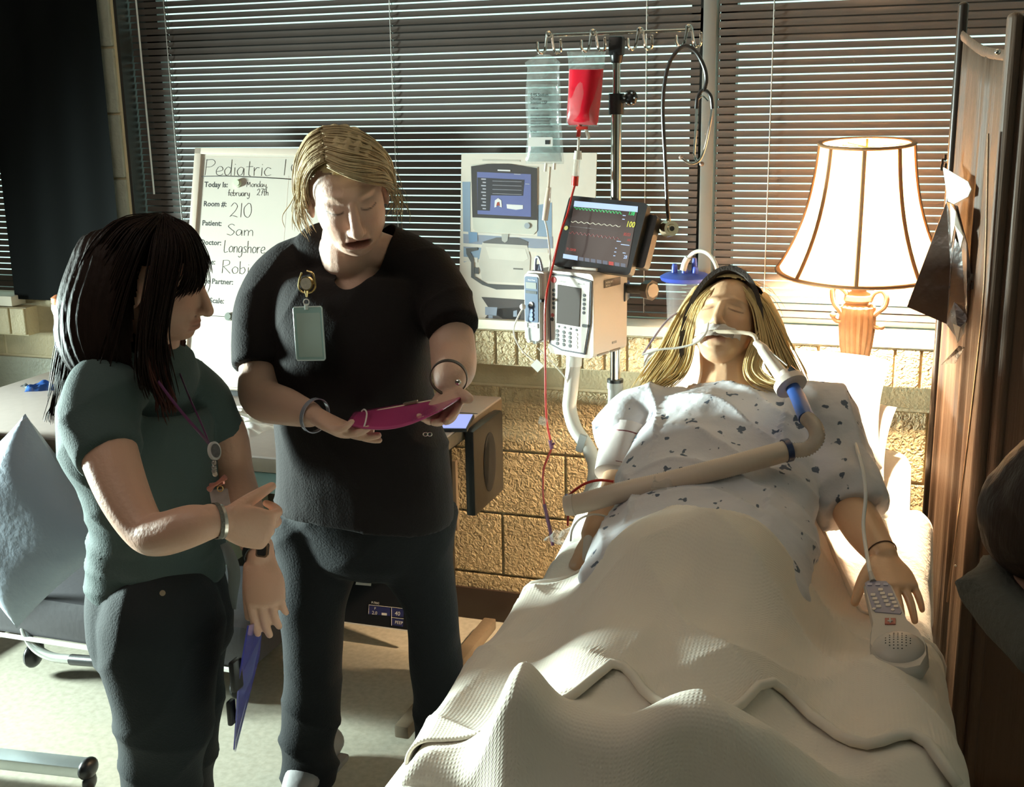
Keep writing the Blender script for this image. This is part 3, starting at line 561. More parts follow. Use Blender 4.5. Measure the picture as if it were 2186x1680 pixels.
# pump
def framed(tl, ang, W, H, lean=0):
    u = A([math.cos(ang), math.sin(ang), 0]); v = A([math.sin(ang)*math.sin(lean)*1.0, -math.cos(ang)*math.sin(lean), -math.cos(lean)])
    return Fr(tl, tl+u*W, tl+v*H)
M_pump = mat('pump_casing', (.56, .48, .42), .45, bump=.06, bscale=300); M_pumpd = mat('pump_shadow_grey', (.20, .19, .18), .5); M_face = mat('pump_face', (.60, .55, .50), .4); M_lcd = mat('dark_lcd', (.055, .042, .036), .6, spec=.2)
pm_ = thing('infusion_pump', 'large beige infusion pump with keypad and dark display clamped on the drip stand', 'pump', P(1230, 770, 2.78))
fp = framed(P(1170, 577, 2.80), math.radians(-19), .136, .212)
cs = fp.rr(0, 0, 1, 1, -.155, 0, .014); part('casing', cs, M_pump, pm_)
part('face', fp.ppoly([(1175, 584), (1220, 588), (1264, 600), (1261, 690), (1250, 757), (1200, 748), (1176, 735), (1174, 660)], 0, .003), mat('face_outline', (.05, .05, .06), .4), pm_, False)
part('face_plate', fp.ppoly([(1178, 587), (1219, 591), (1261, 602), (1258, 690), (1248, 753), (1202, 745), (1179, 733), (1177, 660)], 0, .0042), M_face, pm_, False)
part('display', fp.ppoly([(1193, 607), (1242, 615), (1239, 697), (1191, 689)], 0, .006), M_lcd, pm_, False)
part('logo', fp.disc(*fp.px(1184, 597), .0075, 0, .0055, 20), mat('logo_red', (.55, .06, .06), .4), pm_)
for s_, x, y, h in (('CareFusion', 1193, 601, .0038), ('Alaris PC', 1236, 607, .0042)):
    aa, bb = fp.px(x, y); part('lettering', text(s_, fp, aa, bb, h, d=.0048), M_ink, pm_, False, ang=None)
M_key = mat('key_dark', (.05, .05, .05), .4); M_keyl = mat('key_light', (.42, .39, .36), .4)
def key(x, y, r=.0045, m=None): aa, bb = fp.px(x, y); part('button', join(fp.disc(aa, bb, r, 0, .0052, 12)), m or M_key, pm_)
for i in range(5): key(1184, 619+9.3*i, .0040, M_key); key(1249.5-.3*i, 630+9.3*i, .0040, M_key)
key(1182, 672, .005, mat('key_red', (.45, .10, .09), .4)); key(1181, 681, .005)
for r in range(4):
    for c in range(4): key(1192+13.4*c, 706+8.8*r+2.6*c, .0047, M_keyl if c == 3 else M_key)
for c in range(4): key(1195+12.6*c, 696+2.6*c, .0030, M_key)
part('open_key', fp.rr(*fp.px(1245, 691), *fp.px(1257, 699), 0, .0055, .003), M_key, pm_)
for s_, x, y in (('1', 1191, 708), ('2', 1204, 711), ('3', 1218, 714), ('4', 1191, 717), ('5', 1204, 719), ('6', 1218, 722), ('7', 1191, 726), ('8', 1204, 728), ('9', 1218, 731), ('0', 1204, 737)):
    aa, bb = fp.px(x-1, y); part('lettering', text(s_, fp, aa, bb, .004, d=.0058), M_white, pm_, False, ang=None)
tp = fp.p(.62, 0, 0); part('handle', join(box(fp.p(.62, -.02, -.085), (.075, .10, .010), [fp.u, fp.n, (0, 0, 1)], .004), box(fp.p(.86, .02, -.10), (.055, .05, .014), [fp.u, fp.n, (0, 0, 1)], .004)), M_pump, pm_)
fs = Fr(fp.p(1, 0, 0), fp.p(1, 0, -.155), fp.p(1, 1, 0))
part('side_label', fs.box(.30, .10, .78, .19, 0, .002), mat('side_plate', (.06, .05, .045), .35, noise=.6, nscale=200), pm_, False)
for s_, bb in (('MODEL 8015', .142), ('REF 42-7', .178)): part('lettering', text(s_, fs, .34, bb, .005, d=.0024, squeeze=.8), M_white, pm_, False, ang=None)
part('slot', join(fs.box(.55, .86, .68, .885, 0, .001), fs.box(.12, .965, .45, .985, -.001, .001), fs.box(.5, .965, .8, .985, -.001, .001)), M_pumpd, pm_, False)
part('clamp_body', join(box((PX+.0, PY+.012, fp.p(0, .3)[2]), (.06, .05, .05), None, .006), cyl((PX, PY+.01, P(1388, 618, PY)[2]), P(1380, 618, PY-.01), .012)), M_blkp, pm_)
kn = P(1378, 618, PY-.005); part('clamp_knob', tube([kn, kn+A([.020, -.012, 0])], [.024, .026], 8), M_blkp, pm_); part('knob_face', tube([kn+A([.020, -.012, 0]), kn+A([.023, -.0145, 0])], [.019, .018], 8), mat('knob_face', (.6, .5, .42), .4), pm_)
md = thing('pump_module', 'narrow grey-blue pump module with one column of buttons attached to the large pump', 'pump', P(1140, 740, 2.79))
fm = framed(P(1121, 578, 2.80), math.radians(-19), .056, .178)
part('casing', fm.rr(0, 0, 1, 1, -.11, -.006, .010), M_pump, md); part('door', fm.rr(.02, .03, .86, .99, -.006, .006, .010), mat('module_door', (.40, .40, .38), .4), md)
part('panel', fm.rr(.07, .07, .80, .72, .006, .0075, .005), mat('module_panel', (.07, .10, .16), .3), md); part('display', fm.box(.14, .15, .72, .24, .0075, .0085), mat('lcd_grey', (.22, .22, .20), .3), md, False)
part('lettering', text('Alaris Pump', fm, .25, .125, .0033, d=.008), M_white, md, False, ang=None); part('status_bar', fm.box(.12, .27, .74, .31, .0075, .0085), M_blkp, md, False)
part('button', fm.disc(.43, .46, .006, .0075, .010), M_white, md)
for k in range(3): part('button', fm.disc(.42, .55+.06*k, .0062, .0075, .010), mat('module_key', (.20, .26, .40), .3), md)
part('sticker', fm.box(.08, .735, .76, .80, .006, .0085), M_white, md, False); part('lettering', text('CareFusion', fm, .24, .78, .0036, d=.0088), M_ink, md, False, ang=None)
part('latch', fm.box(.86, .38, 1.0, .42, -.004, .008), M_blkp, md, False); part('foot', join(fm.disc(.15, 1.0, .006, -.05, .002), fm.disc(.5, 1.01, .006, -.05, .002)), M_grey, md)
part('cable_plug', join(tube([fm.p(.42, .0, -.03), fm.p(.42, -.08, -.03)], [.010, .008], 12), tube([fm.p(.3, .0, -.02), fm.p(.35, -.17, -.02), fm.p(.55, -.17, -.02), fm.p(.7, 0, -.02)], .0035, 8, k=5)), mat('plug_grey_blue', (.30, .32, .40), .4), md)
# tablet
tb = thing('tablet_monitor', 'black tablet showing patient readings propped on top of the pump', 'tablet', P(1265, 580, 2.86))
ftb = Fr(P(1216, 417, 2.905), P(1384, 434, 2.835), P(1187, 566, 2.835))
part('case', ftb.rr(-.0, 0, 1, 1, -.02, 0, .012), M_blkp, tb); part('case_back', ftb.rr(.25, .12, 1.10, .85, -.045, -.02, .008), M_blkp, tb)
ftb.px_ = ftb.px
sc4 = [(1228, 428), (1362, 443), (1339, 571), (1203, 551)]
aa = [ftb.px(*q) for q in sc4]; part('screen', ftb.poly(aa, 0, .0008), mat('tablet_glass', (.02, .018, .018), .12, emit=(.10, .07, .06), estr=.5), tb, False)
def em(n, c, s): return mat('screen_'+n, (.02, .02, .02), .3, emit=c, estr=s)
E_w = em('pale_blue', (.50, .68, 1), .95); E_g = em('green', (.03, .8, .2), .9); E_y = em('yellow', (.9, .95, .1), .9); E_r = em('red', (.8, .1, .08), .6); E_gr = em('grey_green', (.32, .5, .40), .5); E_dr = em('dim_red', (.45, .10, .10), .5); E_cr = em('cream', (.75, .75, .55), .7)
part('title_bar', ftb.ppoly([(1227, 429), (1362, 441), (1361, 453), (1225, 441)], 0, .0012), E_w, tb, False, ang=None)
part('task_bar', ftb.ppoly([(1203, 542), (1234, 547), (1233, 556), (1202, 551)], 0, .0012), E_w, tb, False, ang=None)
for k in range(8): x = 1236+12.8*k; y = 548.5+1.9*k; part('task_button', ftb.ppoly([(x, y), (x+10, y+1.5), (x+10, y+9), (x, y+7.5)], 0, .0011), em('slate', (.25, .28, .36), .5) if k != 5 else E_r, tb, False, ang=None)
part('ecg_trace', ftb.pline([q for k in range(14) for q in ((1226+7.3*k, 443+.75*k), (1230+7.3*k, 443.3+.75*k), (1230.5+7.3*k, 447+.75*k), (1225.5+7.3*(k+1), 447.4+.75*k))], .0007, .001), E_g, tb, ang=None)
part('pleth_trace', ftb.pline([(1220+105*t/40, 473+10.5*t/40+1.6*math.sin(t*1.35)) for t in range(41)], .0009, .001, 2), E_cr, tb, ang=None)
part('grid_line', ftb.pline([(1217, 483), (1325, 495)], .0004, .001), em('faint', (.3, .28, .26), .4), tb, ang=None)
part('pressure_trace', ftb.pline([(1216+108*t/60, 496+14*t/60+2.6*math.sin(t*1.3)) for t in range(61)], .0006, .001, 2), E_dr, tb, ang=None)
for s_, x, y, h, m in (('138', 1341, 459, .0105, E_g), ('100', 1336, 484, .0145, E_y), ('85/53', 1331, 503, .0075, E_r), ('(62)', 1339, 514, .005, E_r), ('T1 120/58', 1209, 534, .0060, E_r), ('28', 1331, 552, .0085, E_w)):
    aa, bb = ftb.px(x, y); part('lettering', text(s_, ftb, aa, bb, h, bold=.012, d=.0012, squeeze=.8), m, tb, False, ang=None)
for q in ((1317, 515, 9), (1326, 522, 18), (1314, 530, 3), (1312, 538, 4), (1310, 546, 4), (1330, 540, 6), (1330, 460, 6), (1329, 468, 5)): part('marker', ftb.pline([(q[0], q[1]), (q[0]+q[2], q[1]+q[2]*.12)], .0010, .001), E_w, tb, ang=None)
part('home_button', ftb.disc(*ftb.px(1209, 487), .0058, 0, .0015, 16), mat('home_button', (.40, .36, .12), .4), tb)
part('stand_base', box(P(1262, 579, 2.84), (.11, .05, .010), None, .003), M_pump, tb)
# stethoscope
M_rub = mat('black_rubber', (.022, .016, .014), .35, bump=.02)
st = thing('stethoscope', 'black stethoscope with steel chest piece looped over the last hook of the stand', 'stethoscope', P(1428, 500, 2.87)); SY = 2.865
part('tubing', join(line_px([(1427, 470), (1424, 430), (1420, 340), (1415, 240), (1419, 175), (1432, 128), (1458, 99), (1483, 108), (1502, 140), (1508, 170), (1503, 194)], SY, .0048, 10), line_px([(1486, 232), (1490, 205), (1503, 192), (1517, 205), (1521, 232)], SY, .0042, 10)), M_rub, st)
part('binaural', join(line_px([(1487, 228), (1486, 260), (1484, 300), (1482, 330), (1487, 343), (1497, 349)], SY, .0030), line_px([(1521, 228), (1516, 262), (1504, 318), (1492, 343), (1474, 349), (1456, 338)], [SY, SY, SY-.01, SY-.02, SY-.02, SY-.02], .0030)), M_chrome, st)
part('spring', line_px([(1488, 215), (1500, 205), (1512, 215)], SY+.003, .0022), M_chrome, st)
for q in ((1454, 336), (1498, 350)): part('ear_tip', ell(P(*q, SY-.01), (.006, .006, .006), nu=10, nv=8), mat('ear_tip', (.30, .20, .16), .4), st)
cp = P(1427, 489, SY-.01); part('chest_piece', join(tube([cp+A([-.004, .008, 0]), cp+A([.012, -.022, .004])], [.021, .018], 24), tube([cp+A([.012, -.022, .004]), cp+A([.0135, -.025, .004])], [.011, .010], 24), tube([cp+A([0, 0, .012]), cp+A([0, 0, .026])], [.007, .005], 12)), mat('gold_steel', (.72, .58, .40), .18, metal=1), st)
part('bell_hole', tube([cp+A([.0135, -.025, .004]), cp+A([.0138, -.0256, .004])], [.006, .006], 16), M_blkp, st)
# suction canister
cn = thing('suction_canister', 'clear suction canister with a blue lid standing on the sill behind the patient', 'canister', P(1462, 690, 3.22)); CX = P(1464, 590, 3.222)[0]; CYY = 3.222; zl = P(1464, 590, CYY)[2]
M_can = mat('canister_plastic', (.85, .85, .86), .08, trans=.6, alpha=.30, coat=.4)
part('jar', lathe([(.046, .985), (.050, .99), (.056, zl-.006)], (CX, CYY, 0), 28), M_can, cn); part('lid', lathe([(.060, zl-.014), (.068, zl-.010), (.072, zl), (.058, zl+.008), (.04, zl+.012)], (CX, CYY, 0), 32), M_blue, cn)
part('scale', join(*[cyl((CX+.012, CYY-.0545, 1.0+.009*k), (CX+.03, CYY-.048, 1.0+.009*k), .0005, n=4) for k in range(8)]), M_ink, cn)
for dx, dy, h in ((-.030, -.01, .026), (.022, .01, .040), (.0, -.02, .02), (.030, -.02, .020)): part('port', lathe([(.009, zl+.006), (.008, zl+.01+h*.7), (.006, zl+.01+h)], (CX+dx, CYY+dy, 0), 14), M_blue, cn)
part('elbow', line_px([(1458, 577), (1463, 560), (1469, 550)], 3.17, .009, 12), M_white, cn)
part('hose', line_px([(1468, 552), (1480, 540), (1497, 536), (1515, 545), (1528, 565), (1534, 590), (1536, 610)], [3.17, 3.16, 3.15, 3.13, 3.1, 3.08, 3.06], .0055, 10), M_wt, cn)
# wide smooth hose from the wall side to the patient circuit
hs = thing('breathing_hose', 'wide smooth white hose hanging from below the pump behind the cuffed arm', 'hose', P(1260, 1040, 2.75), 'breathing hoses')
part('hose', line_px([(1226, 762), (1222, 800), (1218, 840), (1216, 872), (1228, 915), (1252, 950), (1268, 985), (1270, 1015), (1262, 1050), (1240, 1090)], [2.84, 2.84, 2.84, 2.84, 2.82, 2.80, 2.78, 2.74, 2.72, 2.70], .0185, 18), mat('smooth_hose', (.56, .52, .47), .45, bump=.04), hs)
part('collar', line_px([(1226, 758), (1225, 780)], 2.84, .0205, 18), M_white, hs)
part('clip', Fr(P(1240, 925, 2.79), P(1254, 930, 2.79), P(1244, 962, 2.79)).box(0, 0, 1, 1, 0, .01), M_grey, hs, False)
# ---------------------------------------------------------------- lamp
def tilted(s_):
    V, F_ = s_; V = np.asarray(V, float); c = A([LX, LY, (zs0+zs1)/2]); t = math.radians(5.0); q = V-c; R_ = A([[1, 0, 0], [0, math.cos(t), -math.sin(t)], [0, math.sin(t), math.cos(t)]]); return q@R_.T+c, F_
M_lampb = mat('antique_gold_resin', (.38, .24, .15), .42, spec=.5, noise=.3, nscale=25, bump=.15, bscale=70)
lp = thing('table_lamp', 'glowing ribbed shade lamp on a tall fluted golden column with scroll handles', 'lamp', (LAMP[0], LAMP[1], 0))
LX, LY = LAMP[:2]
zs0 = P(1845, 577, LY)[2]; zs1 = P(1862, 305, LY)[2]; r0, r1 = .200, .108
M_shade = bpy.data.materials.new('shade_fabric'); M_shade.use_nodes = True; _nt = M_shade.node_tree; _b = _nt.nodes['Principled BSDF']; _b.inputs['Base Color'].default_value = (.86, .68, .46, 1); _b.inputs['Roughness'].default_value = .85
_tr = _nt.nodes.new('ShaderNodeBsdfTranslucent'); _tr.inputs[0].default_value = (.80, .54, .30, 1); _mx = _nt.nodes.new('ShaderNodeMixShader'); _mx.inputs[0].default_value = .24
_wv = _nt.nodes.new('ShaderNodeTexNoise'); _wv.inputs['Scale'].default_value = 60; _tcn = _nt.nodes.new('ShaderNodeTexCoord'); _mpn = _nt.nodes.new('ShaderNodeMapping'); _mpn.inputs['Scale'].default_value = (1, 1, .08); _mr = _nt.nodes.new('ShaderNodeMapRange'); _mr.inputs[3].default_value = .82; _mr.inputs[4].default_value = 1.1
_cm = _nt.nodes.new('ShaderNodeMix'); _cm.data_type = 'RGBA'; _cm.blend_type = 'MULTIPLY'; _cm.inputs[0].default_value = 1; _cm.inputs[6].default_value = (.80, .54, .30, 1)
_nt.links.new(_tcn.outputs['Object'], _mpn.inputs[0]); _nt.links.new(_mpn.outputs[0], _wv.inputs[0]); _nt.links.new(_wv.outputs[0], _mr.inputs[0]); _nt.links.new(_mr.outputs[0], _cm.inputs[7]); _nt.links.new(_cm.outputs[2], _tr.inputs[0])
_nt.links.new(_b.outputs[0], _mx.inputs[1]); _nt.links.new(_tr.outputs[0], _mx.inputs[2]); _nt.links.new(_mx.outputs[0], _nt.nodes['Material Output'].inputs[0])
def shade_r(t): return r1+(r0-r1)*(.30*t+.70*t**2.6)      # t: 0 top .. 1 bottom
V = []; Fc = []; nn, mm = 96, 24
for j in range(mm+1):
    t = j/mm
    for i in range(nn):
        a = 2*math.pi*i/nn; kk = 1-.018*abs(math.cos(a*4)); V.append((LX+shade_r(t)*kk*math.cos(a+.39), LY+shade_r(t)*kk*math.sin(a+.39), zs1+(zs0-zs1)*t))
for j in range(mm):
    for i in range(nn): Fc.append((j*nn+i, j*nn+(i+1) % nn, (j+1)*nn+(i+1) % nn, (j+1)*nn+i))
shade = part('lamp_shade', tilted((A(V), Fc)), M_shade, lp, ang=None)
M_trim = mat('shade_braid', (.30, .17, .08), .7, bump=.2, bscale=200)
for k in range(8):
    a = 2*math.pi*k/8+.39+math.pi/8; part('rib', tilted(tube([(LX+(shade_r(t)*1.0+.001)*math.cos(a), LY+(shade_r(t)+.001)*math.sin(a), zs1+(zs0-zs1)*t) for t in np.linspace(0, 1, 14)], .0052, 6)), M_trim, shade)
for t, r_ in ((0, .0042), (1, .0046)): part('rim', tilted(tube([(LX+(shade_r(t)+.001)*math.cos(a), LY+(shade_r(t)+.001)*math.sin(a), zs1+(zs0-zs1)*t) for a in np.linspace(0, 2*math.pi, 65)[:-1]], r_, 8, closed=True, flat=1.7)), M_trim, shade)
part('bulb', lathe([(.012, 1.225), (.016, 1.24), (.030, 1.275), (.029, 1.30), (.012, 1.32), (.001, 1.323)], (LX, LY, 0), 20), mat('bulb_glass', (1, .8, .5), .4, emit=(1, .70, .38), estr=22), lp)
part('socket', join(cyl((LX, LY, 1.16), (LX, LY, 1.227), .014), cyl((LX, LY, 1.32), (LX, LY, zs1+.01), .003), *[tube([(LX, LY, zs1-.01), (LX+(r1-.003)*math.cos(a), LY+(r1-.003)*math.sin(a), zs1-.002)], .0015, 5) for a in (0, 2.1, 4.2)]), mat('brass', (.6, .42, .18), .3, metal=1), lp)
def lz(y): return P(1840, y, LY)[2]
Z = lz; pr = [(.022, Z(600)), (.030, Z(604)), (.031, Z(608)), (.018, Z(613)), (.018, Z(622)), (.034, Z(630)), (.036, Z(640)), (.030, Z(648))]
part('neck', lathe(pr[::-1], (LX, LY, 0), 32), M_lampb, lp)
pr = [(.030, Z(648)), (.039, Z(655)), (.041, Z(680)), (.040, Z(705)), (.037, Z(735)), (.030, Z(765)), (.022, Z(790)), (.017, Z(808))]
part('fluted_urn', lathe(pr[::-1], (LX, LY, 0), 64, flute=[.2, .8, 1, 1, 1, 1, .8, .3], amp=.12), M_lampb, lp)
part('ring', lathe([(.016, Z(834)), (.023, Z(830)), (.023, Z(826)), (.016, Z(822)), (.016, Z(815)), (.021, Z(811)), (.021, Z(808)), (.016, Z(805))], (LX, LY, 0), 32), M_lampb, lp)
part('column', lathe([(.10, .0), (.10, .02), (.05, .045), (.025, .08), (.021, .12), (.021, .5), (.0185, Z(830))], (LX, LY, 0), 32), M_lampb, lp)
for s_, hx in ((-1, ((1812, 633), (1800, 618), (1785, 612), (1777, 622), (1780, 645), (1790, 660), (1797, 672), (1797, 684), (1788, 686), (1780, 680), (1778, 672))), (1, ((1858, 640), (1868, 625), (1884, 622), (1893, 637), (1888, 655), (1872, 668), (1861, 680), (1862, 693), (1872, 700), (1882, 698)))):
    part('handle', join(tube([P(x, y, LY-.012) for x, y in hx], [.0055]*3+[.0065]*3+[.005]*(len(hx)-6), 10, k=5, cap='round'), ell(P(*hx[-1], LY-.016), (.008, .008, .008)), ell(P(hx[0][0]-4*s_, hx[0][1]+10, LY-.02), (.007, .006, .007))), M_lampb, lp)
# ---------------------------------------------------------------- people: one continuous skin surface grown from limb volumes, then sculpted
def axes(fwd, up):
    f_ = nrm(fwd); u_ = A(up, float); u_ = nrm(u_-(u_@f_)*f_); return np.array([np.cross(f_, u_), f_, u_])     # rows: right, forward, up
def limb(pts, r, flat=None, side=None, k=6, n=20, sq=0, cap='round'): return tube(pts, r, n, k=k, cap=cap, flat=flat, side=side, sq=sq)
def head_vol(C, M, s=1.0):
    def L(p): return A(C)+(A(p)*s)@M
    Rm = M
    o = [ell(L((0, -.015, .030)), A((.072, .092, .082))*s, Rm, 32, 20), ell(L((0, .022, -.018)), A((.064, .070, .088))*s, Rm, 32, 20), ell(L((0, .033, -.066)), A((.046, .053, .043))*s, Rm, 28, 16),
         tube([L((0, .086, .006)), L((0, .099, -.022)), L((0, .105, -.041))], [.0085*s, .0100*s, .0122*s], 12, cap='round'),
         ell(L((0, .077, -.070)), A((.024, .009, .016))*s, Rm, 16, 10)]
    for x in (-1, 1): o += [ell(L((x*.072, -.012, -.012)), A((.008, .018, .030))*s, Rm, 12, 10), ell(L((x*.011, .094, -.044)), A((.007, .010, .007))*s, Rm, 10, 8)]
    return o
def sstep(x, a, b): t = np.clip((x-a)/(b-a), 0, 1); return t*t*(3-2*t)
def sculpt_face(V, C, M, s=1.0, open_=0):
    Lc = ((V-A(C))@M.T)/s; x, y, z = Lc.T; ax = np.abs(x)
    def G(x0, z0, sx, sz, sl=0): return np.exp(-((ax-x0)/sx)**2-((z-z0-sl*(ax-x0))/sz)**2)
    m = sstep(y, .015, .05)*(np.abs(z) < .14)*(ax < .09)
    d = -.0095*G(.031, .003, .016, .012)+.0085*G(.031, -.001, .0125, .0095)-.0022*G(.031, .0095, .014, .0018)-.0016*G(.031, -.0075, .013, .0014)+.0045*G(.026, .023, .019, .007)+.004*G(.043, -.028, .015, .014)-.0028*G(.024, -.058, .004, .014, .0)-.004*G(.007, -.0520, .0035, .0025)
    d += .0024*G(0, -.0655, .019, .0040)-.0028*G(0, -.0708, .021, .0016)+.0028*G(0, -.0768, .014, .0045)-.004*G(0, -.0870, .018, .0045)+.005*G(0, -.103, .016, .011)-.0018*G(0, -.059, .003, .004)
    if open_: d -= open_*G(0, -.0722, .012, .0036)
    V = V+(m*d*s)[:, None]*M[1]
    return V, Lc
def paint_face(Lc, skin, lip, brow, open_=0, lash=(.06, .04, .03)):
    x, y, z = Lc.T; ax = np.abs(x); Cc = np.tile(A(skin, float), (len(x), 1)); f_ = (y > .045)&(np.abs(z) < .13)
    def mix(w_, c): nonlocal Cc; w_ = np.clip(w_, 0, 1)[:, None]*f_[:, None]; Cc = Cc*(1-w_)+A(c)*w_
    blush = np.exp(-((ax-.04)/.02)**2-((z+.03)/.018)**2)*.35; mix(blush, A(skin)*A([1.05, .82, .8]))
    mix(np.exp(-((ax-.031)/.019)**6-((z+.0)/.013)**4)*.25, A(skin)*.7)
    lw = (1-sstep(ax, .019, .023))*(np.exp(-((z+.0655)/.0046)**4)+np.exp(-((z+.0765)/.0055)**4)); mix(lw*.8, lip)
    if open_: mix(np.exp(-(ax/.0125)**4-((z+.0722)/.0030)**4)*.85, (.13, .045, .035))
    else: mix(np.exp(-(ax/.021)**6-((z+.0708)/.0013)**2)*.7, A(lip)*.35)
    arc = -.0065+.0035*((ax-.031)/.014)**2; mix(np.exp(-((z-arc)/.0016)**2)*(np.abs(ax-.031) < .0155)*.95, lash)
    mix(np.exp(-((ax-.031)/.017)**4-((z-.0235-.05*(ax-.031))/.0035)**2)*.6, brow)
    mix(np.exp(-((ax-.0075)/.0038)**2-((z+.0520)/.0026)**2)*.85*(y > .07), (.05, .02, .015))
    return Cc
def hand_vol(Wp, d, p, th, s=1, bend=(.5, .5, .5, .5), tb=.4, spread=.0, tdir=None):
    """Wp wrist, d finger direction, p out of the palm, th = +1/-1 thumb side of cross(d,p)"""
    d, p = nrm(d), A(p, float); p = nrm(p-(p@d)*d); u = np.cross(d, p)*th; Wp = A(Wp); o = []
    o.append(tube([Wp-d*.02*s, Wp+d*.012*s, Wp+d*.05*s, Wp+d*.086*s], [.027*s, .029*s, .040*s, .039*s], 18, k=4, cap='round', flat=[.72, .60, .40, .34], side=u))
    for i, (bx_, by_, ln, r) in enumerate(((.082, .029, .070, .0088), (.087, .0098, .078, .0090), (.083, -.0098, .072, .0086), (.075, -.028, .056, .0076))):
        q = Wp+(d*bx_+u*by_-d*.02)*s; a = 0; pts = [q, Wp+(d*bx_+u*by_)*s]; dd = nrm(d+u*spread*(1.5-i)); q = pts[-1]
        for k, fr_ in enumerate((.44, .31, .25)):
            a += bend[i]*(1, 1.15, .8)[k]; q = q+(dd*math.cos(a)+p*math.sin(a))*ln*fr_*s; pts.append(q)
        o.append(tube(pts, [r*s, r*1.05*s, r*.98*s, r*.9*s, r*.78*s], 12, k=3, cap='round'))
    td = nrm(d*.62+u*.72+p*.25) if tdir is None else nrm(tdir); q = Wp+(d*.018+u*.022)*s; pts = [q]; a = 0
    for fr_ in (.042, .033, .027): q = q+nrm(td*math.cos(a)+(d*.6+p*.8)*math.sin(a))*fr_*s; a += tb; pts.append(q)
    o.append(tube(pts, [.0135*s, .0125*s, .0105*s, .0085*s], 12, k=3, cap='round'))
    return o
def fbm(V, sc, seed=0, oc=3):
    r = np.random.default_rng(seed); out = np.zeros(len(V)); a = 1; V = np.asarray(V)
    for o_ in range(oc):
        for _ in range(5):
            kv = r.normal(size=3); kv = kv/np.linalg.norm(kv)*sc*(2**o_)*(.7+.6*r.random()); out += a*np.sin(V@kv+r.uniform(0, 6.28)+1.2*np.sin(V@(kv[::-1]*.6)))/5
        a *= .5
    return out
def ridges(V, dirn, sc, seed=0):
    """sharp-crested folds running across dirn"""
    w_ = fbm(V, sc*.35, seed, 2); ph_ = (V@nrm(dirn))*sc+2.6*w_; return 1-np.abs(np.sin(ph_))**.55
def cloth(s_, vox, keep=None, folds=None, thick=.003, sm=5):
    V, Fc = remesh(s_, vox, sm); N = normals(V, Fc)
    if folds is not None: V = V+N*folds(V, N)[:, None]
    if keep is not None: V, Fc = cutf(V, Fc, keep(V))
    return V, Fc
def solid(o, t=.003, off=-1):
    m_ = o.modifiers.new('thickness', 'SOLIDIFY'); m_.thickness = t; m_.offset = off; return o
def strands(G1, G2, n, w_, jit=.006, k=5, seed=0, sides=4, wave=0, taper=.35):
    r = np.random.default_rng(seed); G1, G2 = catmull(G1, k), catmull(G2, k); m_ = min(len(G1), len(G2)); G1, G2 = G1[:m_], G2[:m_]; o = []; t = np.linspace(0, 1, m_)
    for i in range(n):
        a = (i+r.random())/n; off = r.normal(size=3)*jit; off2 = r.normal(size=3)*jit*1.6; ln = 1-.18*r.random()**2; mm_ = max(4, int(m_*ln))
        pts = G1*(1-a)+G2*a+off*.5+np.outer(t**1.3, off2)+np.outer(np.sin(t*7+r.uniform(0, 6))*wave*t, nrm(r.normal(size=3)))
        rr_ = w_*(.7+.6*r.random())*(1-taper*1.6*np.clip(t-.45, 0, 1)**1.0); rr_[-1] *= .3; o.append(tube(pts[:mm_], np.r_[rr_[:mm_-1], rr_[mm_-1]*.3], sides))
    return join(*o)
def hair_mat(name, col, col2, ns=22, sp=.22):
    m_ = mat(name, col, .55, noise=.55, nscale=ns, col2=col2, spec=sp, stretch=(1, 1, .12), bump=.3, bscale=160); return m_
# ---------------------------------------------------------------- bed
M_sheet = mat('white_sheet', (.80, .76, .70), .85, bump=.25, bscale=120, sheen=.1)
M_blank = mat('waffle_blanket', (.74, .66, .56), .95, noise=.05, nscale=9, bump=.0, sheen=.2)
def _waffle(m_, sc=420):
    nt = m_.node_tree; L = nt.links; b = nt.nodes['Principled BSDF']; tc = nt.nodes.new('ShaderNodeTexCoord'); outs = []
    for d_ in ('X', 'Y'):
        w1 = nt.nodes.new('ShaderNodeTexWave'); w1.bands_direction = d_; w1.inputs['Scale'].default_value = sc/2/3.14159/1.35; w1.inputs['Distortion'].default_value = .6; w1.inputs['Detail'].default_value = 1; L.new(tc.outputs['UV'], w1.inputs[0]); outs.append(w1.outputs['Fac'])
    mm = nt.nodes.new('ShaderNodeMath'); mm.operation = 'MULTIPLY'; L.new(outs[0], mm.inputs[0]); L.new(outs[1], mm.inputs[1])
    nz = nt.nodes.new('ShaderNodeTexNoise'); nz.inputs['Scale'].default_value = 7; L.new(tc.outputs['UV'], nz.inputs[0]); m2 = nt.nodes.new('ShaderNodeMath'); m2.operation = 'MULTIPLY'; L.new(mm.outputs[0], m2.inputs[0]); L.new(nz.outputs[0], m2.inputs[1])
    bu = nt.nodes.new('ShaderNodeBump'); bu.inputs['Strength'].default_value = .55; bu.inputs['Distance'].default_value = .0016; L.new(m2.outputs[0], bu.inputs['Height']); L.new(bu.outputs[0], b.inputs['Normal'])
_waffle(M_blank)
bed = thing('hospital_bed', 'hospital bed with white mattress whose head end stands at the block wall', 'bed', (-.33, 2.05, 0))
BXL, BXR = -.70, .045
def mz(y): return .615+.0*y+(.125*sstep(A(y, float), 2.15, 2.95))
V = []; Fc = []; ny = 30; ring = [(-.5, 0), (-.5, -.10), (.5, -.10), (.5, 0), (.47, .03), (-.47, .03)]
